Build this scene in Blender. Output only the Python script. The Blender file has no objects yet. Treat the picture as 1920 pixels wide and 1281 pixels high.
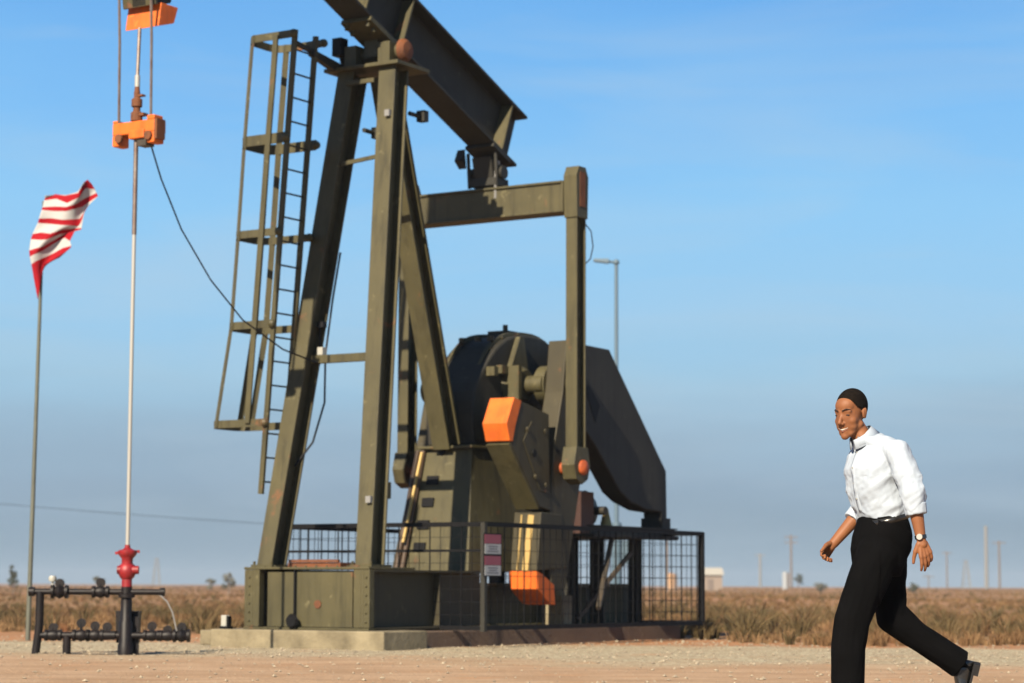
import bpy, bmesh, math, random
import numpy as np
from mathutils import Vector, Matrix, noise
random.seed(7); rng = np.random.default_rng(11)
R = math.radians
scene = bpy.context.scene
COL = scene.collection

# ------------------------------------------------------------------ camera
F, PW, PH = 4350.0, 1920, 1281
PITCH = math.atan((1098 - 640.5) / F); ROLL = R(0.22); CAMZ = 0.75
fwd = Vector((0, math.cos(PITCH), math.sin(PITCH)))
up0 = Vector((0, -math.sin(PITCH), math.cos(PITCH))); r0 = Vector((1, 0, 0))
right = r0 * math.cos(ROLL) + up0 * math.sin(ROLL)
up = -r0 * math.sin(ROLL) + up0 * math.cos(ROLL)
CAM = Vector((0, 0, CAMZ))
cd = bpy.data.cameras.new('camera'); cam = bpy.data.objects.new('camera', cd); COL.objects.link(cam)
cam.matrix_world = Matrix(((right.x, up.x, -fwd.x, 0), (right.y, up.y, -fwd.y, 0), (right.z, up.z, -fwd.z, CAMZ), (0, 0, 0, 1)))
cd.sensor_width = 36; cd.lens = 36 * F / PW; cd.clip_start = 0.1; cd.clip_end = 20000
cd.dof.use_dof = True; cd.dof.focus_distance = 13.3; cd.dof.aperture_fstop = 3.4
scene.camera = cam

# ------------------------------------------------------------------ light
ANG = R(58)                                   # heading of the pumping unit's long axis
U = Vector((math.cos(ANG), math.sin(ANG), 0)); V = Vector((math.sin(ANG), -math.cos(ANG), 0))
SUN_AZ = ANG + math.pi + R(6.0)               # direction towards the sun, math angle from +X
SUN_EL = R(34)
sdir = Vector((math.cos(SUN_AZ) * math.cos(SUN_EL), math.sin(SUN_AZ) * math.cos(SUN_EL), math.sin(SUN_EL)))
ld = bpy.data.lights.new('sun', 'SUN'); ld.energy = 4.6; ld.angle = R(0.5); ld.color = (1.0, 0.86, 0.66)
sun = bpy.data.objects.new('sun', ld); COL.objects.link(sun)
sun.rotation_euler = sdir.to_track_quat('Z', 'Y').to_euler(); sun.location = (-20, -20, 30)
W = bpy.data.worlds.new('World'); scene.world = W; W.use_nodes = True
nt = W.node_tree; nt.nodes.clear()
wo = nt.nodes.new('ShaderNodeOutputWorld'); bg = nt.nodes.new('ShaderNodeBackground')
sky = nt.nodes.new('ShaderNodeTexSky'); sky.sky_type = 'NISHITA'; sky.sun_disc = False
sky.sun_elevation = SUN_EL; sky.sun_rotation = math.pi / 2 - SUN_AZ
sky.air_density = 1.0; sky.dust_density = 0.3; sky.ozone_density = 3.0; sky.altitude = 900
EXPO, WSTR = 1.25, 0.05
# dusty air: grey-blue low over the plain, clear blue higher, the plain Nishita sky above
tc_ = nt.nodes.new('ShaderNodeTexCoord'); sx_ = nt.nodes.new('ShaderNodeSeparateXYZ'); nt.links.new(tc_.outputs['Generated'], sx_.inputs[0])
cl_ = nt.nodes.new('ShaderNodeTexNoise'); cl_.inputs['Scale'].default_value = 6; cl_.inputs['Detail'].default_value = 5
mpn = nt.nodes.new('ShaderNodeMapping'); mpn.inputs['Scale'].default_value = (1, 1, 4.5); nt.links.new(tc_.outputs['Generated'], mpn.inputs[0]); nt.links.new(mpn.outputs[0], cl_.inputs['Vector'])
ad_ = nt.nodes.new('ShaderNodeMath'); ad_.operation = 'MULTIPLY_ADD'; nt.links.new(cl_.outputs[0], ad_.inputs[0]); ad_.inputs[1].default_value = 0.045
ad2 = nt.nodes.new('ShaderNodeMath'); ad2.operation = 'SUBTRACT'; nt.links.new(sx_.outputs[2], ad2.inputs[0]); ad2.inputs[1].default_value = 0.0225; nt.links.new(ad2.outputs[0], ad_.inputs[2])
mr_ = nt.nodes.new('ShaderNodeMapRange'); nt.links.new(ad_.outputs[0], mr_.inputs[0]); mr_.inputs[1].default_value = 0.0; mr_.inputs[2].default_value = 0.25
cr_ = nt.nodes.new('ShaderNodeValToRGB'); nt.links.new(mr_.outputs[0], cr_.inputs[0]); cr_.color_ramp.interpolation = 'LINEAR'
def lin(c): return tuple(((x / 255 + .055) / 1.055) ** 2.4 for x in c)
stops = [(0.0, (150, 171, 187)), (.09, (145, 167, 184)), (.18, (149, 173, 193)), (.29, (156, 188, 211)), (.37, (161, 201, 227)), (.48, (156, 205, 240)), (.63, (147, 204, 246)), (.8, (130, 193, 246)), (1.0, (112, 178, 240))]
el = cr_.color_ramp.elements
while len(el) < len(stops): el.new(0.5)
for e_, (p_, c_) in zip(el, stops): e_.position = p_; e_.color = (*lin(c_), 1)
ci_ = nt.nodes.new('ShaderNodeTexNoise'); ci_.inputs['Scale'].default_value = 4.5; ci_.inputs['Detail'].default_value = 7; ci_.inputs['Distortion'].default_value = .6
mpc = nt.nodes.new('ShaderNodeMapping'); mpc.inputs['Scale'].default_value = (1, 1, 7); mpc.inputs['Rotation'].default_value = (0, .05, 0); nt.links.new(tc_.outputs['Generated'], mpc.inputs[0]); nt.links.new(mpc.outputs[0], ci_.inputs['Vector'])
cf_r = nt.nodes.new('ShaderNodeMapRange'); nt.links.new(ci_.outputs[0], cf_r.inputs[0]); cf_r.inputs[1].default_value = .48; cf_r.inputs[2].default_value = .75; cf_r.inputs[4].default_value = .32
mxc = nt.nodes.new('ShaderNodeMix'); mxc.data_type = 'RGBA'; nt.links.new(cf_r.outputs[0], mxc.inputs[0]); nt.links.new(cr_.outputs[0], mxc.inputs[6]); mxc.inputs[7].default_value = (*lin((188, 208, 222)), 1)
sc_ = nt.nodes.new('ShaderNodeVectorMath'); sc_.operation = 'SCALE'; sc_.inputs['Scale'].default_value = 1 / (WSTR * 2 ** EXPO); nt.links.new(mxc.outputs[2], sc_.inputs[0])
up_ = nt.nodes.new('ShaderNodeMapRange'); up_.interpolation_type = 'SMOOTHSTEP'; nt.links.new(sx_.outputs[2], up_.inputs[0]); up_.inputs[1].default_value = 0.24; up_.inputs[2].default_value = 0.5
mx_ = nt.nodes.new('ShaderNodeMix'); mx_.data_type = 'RGBA'; nt.links.new(up_.outputs[0], mx_.inputs[0]); nt.links.new(sc_.outputs[0], mx_.inputs[6]); nt.links.new(sky.outputs[0], mx_.inputs[7])
nt.links.new(mx_.outputs[2], bg.inputs[0]); nt.links.new(bg.outputs[0], wo.inputs[0])
bg.inputs[1].default_value = WSTR
scene.view_settings.view_transform = 'Standard'; scene.view_settings.look = 'None'
scene.view_settings.exposure = EXPO; scene.view_settings.gamma = 1.0
try: scene.view_settings.use_curve_mapping = False
except Exception: pass
scene.cycles.max_bounces = 5; scene.cycles.diffuse_bounces = 1; scene.cycles.glossy_bounces = 3

# ------------------------------------------------------------------ pixel ray -> world helpers (build-time measuring)
def ray(px, py): return fwd + right * ((px - PW / 2) / F) - up * ((py - PH / 2) / F)
def ground(px, py, z=0.0):
    r = ray(px, py); return CAM + r * ((z - CAMZ) / r.z)
def atY(px, py, Y):
    r = ray(px, py); return CAM + r * (Y / r.y)
def _origin(px_near=690, D=27.2, px_far=455, px_w=241):
    P1 = Vector(((px_near - 960) / F * D, D, 0)); k = (px_far - 960) / F
    w = (P1.x - k * P1.y) / (V.x - k * V.y); M = P1 - V * (w / 2); k = (px_w - 960) / F
    d = (M.x - k * M.y) / (U.x - k * U.y); return M - U * d
O = _origin()
def ST(px, py, t):
    r = ray(px, py); k = ((O - CAM).dot(V) + t) / r.dot(V); p = CAM + r * k; return (p - O).dot(U), p.z
def SS(px, py, s):
    r = ray(px, py); k = ((O - CAM).dot(U) + s) / r.dot(U); p = CAM + r * k; return (p - O).dot(V), p.z
def pj(p): return O + U * p[0] + V * p[1] + Vector((0, 0, p[2]))

# ------------------------------------------------------------------ materials
def mat(name, c, rough=0.6, metal=0.0, c2=None, scale=3.0, bump=0.0, bscale=40.0, rust=0.0, rustc=(0.16, 0.06, 0.025), amt=0.6, spec=0.5, stretch=None, detail=6, streak=0.0):
    m = bpy.data.materials.new(name); m.use_nodes = True; n = m.node_tree; b = n.nodes['Principled BSDF']
    b.inputs['Roughness'].default_value = rough; b.inputs['Metallic'].default_value = metal
    b.inputs['Specular IOR Level'].default_value = spec
    tc = n.nodes.new('ShaderNodeTexCoord'); src = tc.outputs['Object']
    if stretch:
        mp = n.nodes.new('ShaderNodeMapping'); mp.inputs['Scale'].default_value = stretch
        n.links.new(src, mp.inputs[0]); src = mp.outputs[0]
    def nz(sc, det=detail):
        t = n.nodes.new('ShaderNodeTexNoise'); t.inputs['Scale'].default_value = sc; t.inputs['Detail'].default_value = det
        t.inputs['Roughness'].default_value = 0.62; n.links.new(src, t.inputs['Vector']); return t.outputs[0]
    def ramp(sock, a, bb):
        r = n.nodes.new('ShaderNodeValToRGB'); r.color_ramp.elements[0].position = a; r.color_ramp.elements[1].position = bb
        n.links.new(sock, r.inputs[0]); return r.outputs[0]
    def mix(f, A, B):
        x = n.nodes.new('ShaderNodeMix'); x.data_type = 'RGBA'
        for s_, v_ in ((x.inputs[0], f), (x.inputs[6], A), (x.inputs[7], B)):
            if hasattr(v_, 'is_linked') or hasattr(v_, 'links'): n.links.new(v_, s_)
            elif isinstance(v_, (int, float)): s_.default_value = v_
            else: s_.default_value = (*v_, 1)
        return x.outputs[2]
    col = tuple(c)
    if c2: col = mix(ramp(nz(scale), 0.35, 0.68), tuple(c), tuple(c2))
    if rust > 0:
        col = mix(ramp(nz(scale * 1.9), 0.72 - rust, 0.80 - rust * 0.8), col, rustc)
    if streak > 0:
        mp = n.nodes.new('ShaderNodeMapping'); mp.inputs['Scale'].default_value = (9, 9, .8); n.links.new(tc.outputs['Object'], mp.inputs[0]); keep_ = src; src = mp.outputs[0]
        f_ = ramp(nz(1.0, 5), .50, .72); src = keep_
        mm_ = n.nodes.new('ShaderNodeMath'); mm_.operation = 'MULTIPLY'; n.links.new(f_, mm_.inputs[0]); mm_.inputs[1].default_value = streak
        col = mix(mm_.outputs[0], col, tuple(x * .42 for x in c))
        f_ = ramp(nz(7.0, 7), .62, .70); mm_ = n.nodes.new('ShaderNodeMath'); mm_.operation = 'MULTIPLY'; n.links.new(f_, mm_.inputs[0]); mm_.inputs[1].default_value = streak * .8
        col = mix(mm_.outputs[0], col, tuple(min(1, x * 1.7 + .012) for x in c))
    if isinstance(col, tuple): b.inputs['Base Color'].default_value = (*col, 1)
    else: n.links.new(col, b.inputs['Base Color'])
    if bump > 0:
        bp = n.nodes.new('ShaderNodeBump'); bp.inputs['Strength'].default_value = bump; bp.inputs['Distance'].default_value = 0.02
        n.links.new(nz(bscale), bp.inputs['Height']); n.links.new(bp.outputs[0], b.inputs['Normal'])
    return m
M = {}
M['olive'] = mat('olive_paint', (0.067, 0.058, 0.026), 0.6, c2=(0.046, 0.041, 0.019), scale=1.3, streak=.9, rust=0.10, bump=0.15, bscale=9, spec=0.35)
M['olive_shade_dark'] = mat('shade_darkened_green_paint', (0.026, 0.025, 0.020), 0.65, c2=(0.018, 0.017, 0.014), scale=1.5, streak=.5, bump=0.1, bscale=8, spec=0.3)  # olive with the shade on beam, guard and gearbox put into its colour
M['olive_shade_mid'] = mat('weathered_shaded_green_paint', (0.044, 0.037, 0.019), 0.6, c2=(0.030, 0.026, 0.015), scale=1.6, streak=.6, rust=0.05, bump=0.12, bscale=9, spec=0.3)  # olive with shade painted in, for cranks, weights and side girders
M['grease'] = mat('greasy_metal', (0.030, 0.027, 0.022), 0.45, c2=(0.055, 0.042, 0.028), scale=5, spec=0.4)
M['rust'] = mat('rusty_steel', (0.15, 0.045, 0.011), 0.8, c2=(0.08, 0.028, 0.010), scale=5, bump=0.3, bscale=40)
M['orange'] = mat('orange_paint', (0.60, 0.125, 0.012), 0.6, c2=(0.42, 0.08, 0.010), scale=2.5, streak=.6, rust=0.07, spec=0.35)
M['red'] = mat('red_paint', (0.24, 0.006, 0.010), 0.5, c2=(0.10, 0.006, 0.008), scale=9, streak=.5)
M['chrome'] = mat('polished_steel', (0.34, 0.33, 0.30), 0.38, 0.25, spec=.8)
M['oldsteel'] = mat('old_steel', (0.20, 0.17, 0.15), 0.5, 0.6, c2=(0.14, 0.09, 0.07), scale=8)
M['brass'] = mat('brass_and_sun_glint', (0.36, 0.25, 0.09), 0.6, 0.4)  # gold metal; also paints the sun glint on the lower weight
M['black'] = mat('black_paint', (0.005, 0.005, 0.006), 0.6, spec=0.15)
M['cable'] = mat('black_rubber', (0.008, 0.008, 0.010), 0.6, spec=.2)
M['pipe'] = mat('oily_pipe', (0.004, 0.0035, 0.0045), 0.5, c2=(0.009, 0.006, 0.006), scale=9, spec=.25)
M['pole'] = mat('galvanised_steel', (0.095, 0.10, 0.078), 0.6, 0.1, c2=(0.07, 0.075, 0.06), scale=4)
M['lamp'] = mat('blue_grey_paint', (0.075, 0.12, 0.16), 0.5)
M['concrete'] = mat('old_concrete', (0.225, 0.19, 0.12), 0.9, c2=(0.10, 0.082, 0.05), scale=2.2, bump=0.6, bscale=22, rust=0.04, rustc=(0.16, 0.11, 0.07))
M['concrete_side'] = mat('brown_concrete', (0.13, 0.085, 0.055), 0.9, c2=(0.09, 0.06, 0.045), scale=2.0, bump=0.6, bscale=22)  # darker, browner concrete for the slab
M['white'] = mat('white_plastic', (0.30, 0.30, 0.27), 0.4)
M['sign_red'] = mat('faded_red_print', (0.20, 0.045, 0.07), 0.6)
M['sign_white'] = mat('faded_white_print', (0.30, 0.31, 0.32), 0.6)
M['sign_ink'] = mat('faded_ink', (0.08, 0.08, 0.10), 0.6)
M['wood'] = mat('weathered_wood', (0.16, 0.13, 0.11), 0.9, c2=(0.10, 0.08, 0.07), scale=6)
M['pale'] = mat('pale_weathered_steel', (0.17, 0.17, 0.17), 0.9)

# ------------------------------------------------------------------ mesh builder
class MB:
    def __init__(s, f=None): s.v = []; s.fc = []; s.mi = []; s.f = f; s.cur = 0
    def add(s, vs, fs):
        b = len(s.v); s.v += [tuple(p) for p in vs]
        for q in fs: s.fc.append([i + b for i in q]); s.mi.append(s.cur)
    def frame(s, p0, p1, upv):
        d = (Vector(p1) - Vector(p0)).normalized(); upv = Vector(upv)
        if abs(d.dot(upv.normalized())) > 0.98: upv = Vector((1, 0, 0))
        sd = d.cross(upv).normalized(); u2 = sd.cross(d).normalized(); return d, sd, u2
    def beam(s, p0, p1, w, h, upv=(0, 0, 1), off=(0, 0), w1=None, h1=None):
        p0 = Vector(p0); p1 = Vector(p1); d, sd, u2 = s.frame(p0, p1, upv); vs = []
        for p, ww, hh in ((p0, w, h), (p1, w1 or w, h1 or h)):
            c = p + sd * off[0] + u2 * off[1]
            for a, b in ((-1, -1), (1, -1), (1, 1), (-1, 1)): vs.append(c + sd * (a * ww / 2) + u2 * (b * hh / 2))
        s.add(vs, [(0, 1, 2, 3), (7, 6, 5, 4), (0, 4, 5, 1), (1, 5, 6, 2), (2, 6, 7, 3), (3, 7, 4, 0)])
    def ibeam(s, p0, p1, fw, dp, tf, tw, upv=(0, 0, 1), fw1=None, dp1=None):
        fw1 = fw1 or fw; dp1 = dp1 or dp
        p0 = Vector(p0); p1 = Vector(p1); d, sd, u2 = s.frame(p0, p1, upv)
        for sg in (-1, 1):
            vs = []
            for p, ww, dd in ((p0, fw, dp), (p1, fw1, dp1)):
                c = p + u2 * (sg * (dd / 2 - tf / 2))
                for a, b in ((-1, -1), (1, -1), (1, 1), (-1, 1)): vs.append(c + sd * (a * ww / 2) + u2 * (b * tf / 2))
            s.add(vs, [(0, 1, 2, 3), (7, 6, 5, 4), (0, 4, 5, 1), (1, 5, 6, 2), (2, 6, 7, 3), (3, 7, 4, 0)])
        s.beam(p0, p1, tw, dp - 2 * tf - 0.002, upv, h1=dp1 - 2 * tf - 0.002)
    def box(s, a, b):
        x0, y0, z0 = a; x1, y1, z1 = b
        s.add([(x0, y0, z0), (x1, y0, z0), (x1, y1, z0), (x0, y1, z0), (x0, y0, z1), (x1, y0, z1), (x1, y1, z1), (x0, y1, z1)],
              [(0, 3, 2, 1), (4, 5, 6, 7), (0, 1, 5, 4), (1, 2, 6, 5), (2, 3, 7, 6), (3, 0, 4, 7)])
    def tube(s, p0, p1, r, r1=None, n=12, caps=True):
        r1 = r if r1 is None else r1; p0 = Vector(p0); p1 = Vector(p1); d, sd, u2 = s.frame(p0, p1, (0, 0, 1)); vs = []
        for p, rr in ((p0, r), (p1, r1)):
            for i in range(n):
                a = 2 * math.pi * i / n; vs.append(p + sd * (math.cos(a) * rr) + u2 * (math.sin(a) * rr))
        fs = [(i, (i + 1) % n, n + (i + 1) % n, n + i) for i in range(n)]
        if caps: fs += [tuple(range(n))[::-1], tuple(range(n, 2 * n))]
        s.add(vs, fs)
    def pipe(s, pts, r, n=8):
        pts = [Vector(p) for p in pts]; vs = []; k = len(pts)
        rad = r if isinstance(r, (list, tuple)) else [r] * k
        d0 = (pts[1] - pts[0]).normalized(); ref = Vector((0, 0, 1)) if abs(d0.z) < 0.9 else Vector((1, 0, 0))
        for i, p in enumerate(pts):
            d = (pts[min(i + 1, k - 1)] - pts[max(i - 1, 0)]).normalized()
            sd = d.cross(ref).normalized(); u2 = sd.cross(d).normalized(); ref = u2
            for j in range(n):
                a = 2 * math.pi * j / n; vs.append(p + sd * (math.cos(a) * rad[i]) + u2 * (math.sin(a) * rad[i]))
        fs = [(i * n + j, i * n + (j + 1) % n, (i + 1) * n + (j + 1) % n, (i + 1) * n + j) for i in range(k - 1) for j in range(n)]
        fs += [tuple(range(n))[::-1], tuple(range((k - 1) * n, k * n))]
        s.add(vs, fs)
    def prism(s, poly, vec):
        poly = [Vector(p) for p in poly]; vec = Vector(vec); n = len(poly)
        s.add(poly + [p + vec for p in poly], [tuple(range(n))[::-1], tuple(range(n, 2 * n))] + [(i, (i + 1) % n, n + (i + 1) % n, n + i) for i in range(n)])
    def prof(s, sz, t0, t1): s.prism([(a, t0, b) for a, b in sz], (0, t1 - t0, 0))     # side profile (s,z) given width in t
    def lathe(s, c, prf, n=20, axis='z'):
        c = Vector(c); vs = []; k = len(prf)
        for r, h in prf:
            for i in range(n):
                a = 2 * math.pi * i / n; x, y = r * math.cos(a), r * math.sin(a)
                vs.append(c + (Vector((x, y, h)) if axis == 'z' else Vector((x, h, y)) if axis == 't' else Vector((h, x, y))))
        fs = [(i * n + j, i * n + (j + 1) % n, (i + 1) * n + (j + 1) % n, (i + 1) * n + j) for i in range(k - 1) for j in range(n)]
        fs += [tuple(range(n))[::-1], tuple(range((k - 1) * n, k * n))]
        s.add(vs, fs)
    def ball(s, c, r, n=12, m=8):
        r = (r, r, r) if isinstance(r, (int, float)) else r
        vs = [(c[0], c[1], c[2] - r[2])]
        for i in range(1, m):
            th = -math.pi / 2 + math.pi * i / m
            for j in range(n):
                a = 2 * math.pi * j / n; vs.append((c[0] + r[0] * math.cos(th) * math.cos(a), c[1] + r[1] * math.cos(th) * math.sin(a), c[2] + r[2] * math.sin(th)))
        vs.append((c[0], c[1], c[2] + r[2])); fs = [(0, 1 + (j + 1) % n, 1 + j) for j in range(n)]
        for i in range(m - 2): fs += [(1 + i * n + j, 1 + i * n + (j + 1) % n, 1 + (i + 1) * n + (j + 1) % n, 1 + (i + 1) * n + j) for j in range(n)]
        t = len(vs) - 1; fs += [(t, 1 + (m - 2) * n + j, 1 + (m - 2) * n + (j + 1) % n) for j in range(n)]
        s.add(vs, fs)
    def build(s, name, mats, parent=None, smooth=False, bevel=0.0):
        base = wloc(parent)
        vs = [Vector(s.f(p)) if s.f else Vector(p) for p in s.v]
        if parent is None: base = Vector((sum(p.x for p in vs) / len(vs), sum(p.y for p in vs) / len(vs), min(p.z for p in vs)))
        me = bpy.data.meshes.new(name); me.from_pydata([p - base for p in vs], [], s.fc)
        mats = mats if isinstance(mats, (list, tuple)) else [mats]
        for m_ in mats: me.materials.append(m_)
        me.polygons.foreach_set('material_index', s.mi)
        bm = bmesh.new(); bm.from_mesh(me); bmesh.ops.recalc_face_normals(bm, faces=bm.faces[:]); bm.to_mesh(me); bm.free()
        o = bpy.data.objects.new(name, me); COL.objects.link(o)
        if smooth:
            me.polygons.foreach_set('use_smooth', [True] * len(me.polygons))
            me.set_sharp_from_angle(angle=R(40)) if hasattr(me, 'set_sharp_from_angle') else None
        if bevel:
            bv = o.modifiers.new('bevel', 'BEVEL'); bv.width = bevel; bv.segments = 2; bv.limit_method = 'ANGLE'; bv.angle_limit = R(50)
        if parent is None: o.location = base
        else: o.parent = parent
        return o
def wloc(o):
    p = Vector((0, 0, 0))
    while o is not None: p = p + o.location; o = o.parent
    return p
def tag(o, label=None, cat=None, group=None, kind=None):
    if label: o['label'] = label
    if cat: o['category'] = cat
    if group: o['group'] = group
    if kind: o['kind'] = kind
    return o
def empty(name, loc, label, cat, group=None):
    e = bpy.data.objects.new(name, None); COL.objects.link(e); e.location = loc; e.empty_display_size = 0.2
    return tag(e, label, cat, group)

# ================================================================== GROUND
def ground_mat():
    m = bpy.data.materials.new('ground'); m.use_nodes = True; n = m.node_tree; b = n.nodes['Principled BSDF']
    b.inputs['Roughness'].default_value = 0.95; b.inputs['Specular IOR Level'].default_value = 0.15
    L = n.links.new
    geo = n.nodes.new('ShaderNodeNewGeometry'); P = geo.outputs['Position']
    def nz(sc, det=6, rough=0.6, src=P):
        t = n.nodes.new('ShaderNodeTexNoise'); t.inputs['Scale'].default_value = sc; t.inputs['Detail'].default_value = det
        t.inputs['Roughness'].default_value = rough; L(src, t.inputs['Vector']); return t.outputs[0]
    def math_(op, a, bb, c=None):
        x = n.nodes.new('ShaderNodeMath'); x.operation = op
        for i, v_ in enumerate((a, bb, c)):
            if v_ is None: continue
            if isinstance(v_, (int, float)): x.inputs[i].default_value = v_
            else: L(v_, x.inputs[i])
        return x.outputs[0]
    def step(sock, a, bb):
        x = n.nodes.new('ShaderNodeMapRange'); x.interpolation_type = 'SMOOTHSTEP'; L(sock, x.inputs[0])
        x.inputs[1].default_value = a; x.inputs[2].default_value = bb; return x.outputs[0]
    def mix(f, A, B):
        x = n.nodes.new('ShaderNodeMix'); x.data_type = 'RGBA'; L(f, x.inputs[0])
        for s_, v_ in ((x.inputs[6], A), (x.inputs[7], B)):
            if isinstance(v_, tuple): s_.default_value = (*v_, 1)
            else: L(v_, s_)
        return x.outputs[2]
    sp = n.nodes.new('ShaderNodeSeparateXYZ'); L(P, sp.inputs[0]); X, Y = sp.outputs[0], sp.outputs[1]
    lo = nz(0.35, 3)
    Yn = math_('ADD', Y, math_('MULTIPLY', math_('SUBTRACT', lo, 0.5), 5.0))
    dirt = mix(step(nz(0.9, 8), 0.35, 0.65), (0.37, 0.255, 0.165), (0.30, 0.195, 0.118))
    dirt = mix(step(nz(14, 4), 0.55, 0.75), dirt, (0.42, 0.31, 0.20))
    vor = n.nodes.new('ShaderNodeTexVoronoi'); vor.inputs['Scale'].default_value = 26; L(P, vor.inputs['Vector'])
    grav = mix(step(nz(9, 6), 0.35, 0.65), (0.33, 0.275, 0.185), (0.22, 0.18, 0.12))
    grav = mix(step(vor.outputs['Color'], 0.45, 0.9), grav, (0.44, 0.40, 0.29))
    soil = mix(step(nz(0.25, 6), 0.38, 0.62), (0.19, 0.095, 0.045), (0.21, 0.14, 0.07))
    soil = mix(step(nz(0.06, 4), 0.50, 0.62), soil, (0.26, 0.14, 0.075))
    # gravel apron round the unit: between about 23.5 m and 30 m; slightly nearer on the right
    Yg = math_('SUBTRACT', Yn, math_('MULTIPLY', X, -0.35))
    g1 = step(Yg, 21.6, 25.0)
    col = mix(g1, dirt, grav)
    patch = step(nz(1.1, 5), 0.56, 0.66)
    col = mix(math_('MULTIPLY', patch, 0.65), col, (0.36, 0.21, 0.115))
    edge = math_('ADD', Yn, math_('MULTIPLY', X, 0.15))
    col = mix(step(edge, 29.0, 30.2), col, mix(step(nz(0.8, 6), 0.4, 0.6), (0.33, 0.165, 0.08), (0.27, 0.15, 0.08)))
    col = mix(step(edge, 33.5, 35.5), col, soil)
    L(col, b.inputs['Base Color'])
    tyre = n.nodes.new('ShaderNodeTexWave'); tyre.wave_type = 'BANDS'; tyre.bands_direction = 'Y'; tyre.inputs['Scale'].default_value = .33; tyre.inputs['Distortion'].default_value = 1.6; tyre.inputs['Detail'].default_value = 3; L(P, tyre.inputs['Vector'])
    col = mix(math_('MULTIPLY', step(tyre.outputs['Fac'], .80, .97), .30), col, (0.22, 0.145, 0.09))
    col = mix(math_('MULTIPLY', step(nz(.55, 6), .60, .70), .35), col, (0.20, 0.15, 0.105)); L(col, b.inputs['Base Color'])
    bp = n.nodes.new('ShaderNodeBump'); bp.inputs['Strength'].default_value = 0.8; bp.inputs['Distance'].default_value = 0.03
    hh = math_('ADD', nz(10, 8, 0.7), math_('MULTIPLY', vor.outputs['Distance'], -0.35)); L(hh, bp.inputs['Height']); L(bp.outputs[0], b.inputs['Normal'])
    return m
def gz(x, y):
    """ground height"""
    f = min(max((y - 32) / 25.0, 0), 1); f = f * f * (3 - 2 * f)
    h = f * (0.10 * math.sin(x * 0.11 + 1.3) + 0.12 * math.sin(y * 0.07 + x * 0.03) + 0.10 * noise.noise(Vector((x * 0.05, y * 0.05, 0))))
    g = min(max((y - 90) / 500.0, 0), 1); h += g * 0.25 * (1 + math.sin(x * 0.012 + 0.6))
    near = 0.018 * noise.noise(Vector((x * 0.6, y * 0.6, 3))) + 0.008 * noise.noise(Vector((x * 2.1, y * 2.1, 7)))
    return h + near * (1 - f)
xs = np.unique(np.concatenate([np.linspace(-14, 14, 113), np.linspace(-80, 80, 81), np.sign(np.linspace(-1, 1, 61)) * 6000 * np.abs(np.linspace(-1, 1, 61)) ** 2.6]))
ys = np.unique(np.concatenate([np.linspace(-30, 12, 22), np.linspace(12, 34, 89), np.linspace(34, 100, 67), 100 + 6900 * np.linspace(0, 1, 60) ** 2.4]))
vs = [(float(x), float(y), gz(float(x), float(y))) for y in ys for x in xs]; nx = len(xs)
fs = [(j * nx + i, j * nx + i + 1, (j + 1) * nx + i + 1, (j + 1) * nx + i) for j in range(len(ys) - 1) for i in range(nx - 1)]
me = bpy.data.meshes.new('ground'); me.from_pydata(vs, [], fs); me.materials.append(ground_mat())
me.polygons.foreach_set('use_smooth', [True] * len(me.polygons))
g = bpy.data.objects.new('ground', me); COL.objects.link(g); tag(g, kind='structure')

def np_mesh(name, verts, faces, m, smooth=False):
    """verts (N,3), faces (K,3|4) int"""
    me = bpy.data.meshes.new(name); me.from_pydata(verts.tolist(), [], faces.tolist()); me.materials.append(m)
    o = bpy.data.objects.new(name, me); COL.objects.link(o); return o
# loose stones on the pad
def stones():
    N = 9000; y = 17 + 16 * rng.random(N) ** 0.8; x = (rng.random(N) * 2 - 1) * (1.5 + y * 0.28)
    keep = rng.random(N) < np.where(y + 0.35 * x > 23, 1.0, 0.35); x = x[keep]; y = y[keep]; N = len(x)
    r = 0.007 + 0.018 * rng.random(N) ** 3
    base = np.array([(1, 0, 0), (-1, 0, 0), (0, 1, 0), (0, -1, 0), (0, 0, 1), (0, 0, -1)], float)
    f0 = np.array([(0, 2, 4), (2, 1, 4), (1, 3, 4), (3, 0, 4), (2, 0, 5), (1, 2, 5), (3, 1, 5), (0, 3, 5)])
    j = 0.65 + 0.7 * rng.random((N, 6, 1)); a = rng.random(N) * 6.28
    rot = np.stack([np.cos(a), -np.sin(a), np.sin(a), np.cos(a)], 1).reshape(N, 2, 2)
    P = base[None] * j; P[:, :, :2] = np.einsum('nij,nkj->nki', rot, P[:, :, :2]); P[:, :, 2] *= 0.7
    P = P * r[:, None, None]; z = np.array([gz(float(a_), float(b_)) for a_, b_ in zip(x, y)])
    P += np.stack([x, y, z + r * 0.25], 1)[:, None, :]
    Fc = (f0[None] + (np.arange(N) * 6)[:, None, None]).reshape(-1, 3)
    o = np_mesh('loose_stones', P.reshape(-1, 3), Fc, mat('stone', (0.34, 0.29, 0.21), 0.9, c2=(0.14, 0.11, 0.08), scale=7))
    tag(o, 'small loose stones scattered over the gravel pad', 'gravel', kind='stuff')
stones()
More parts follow.
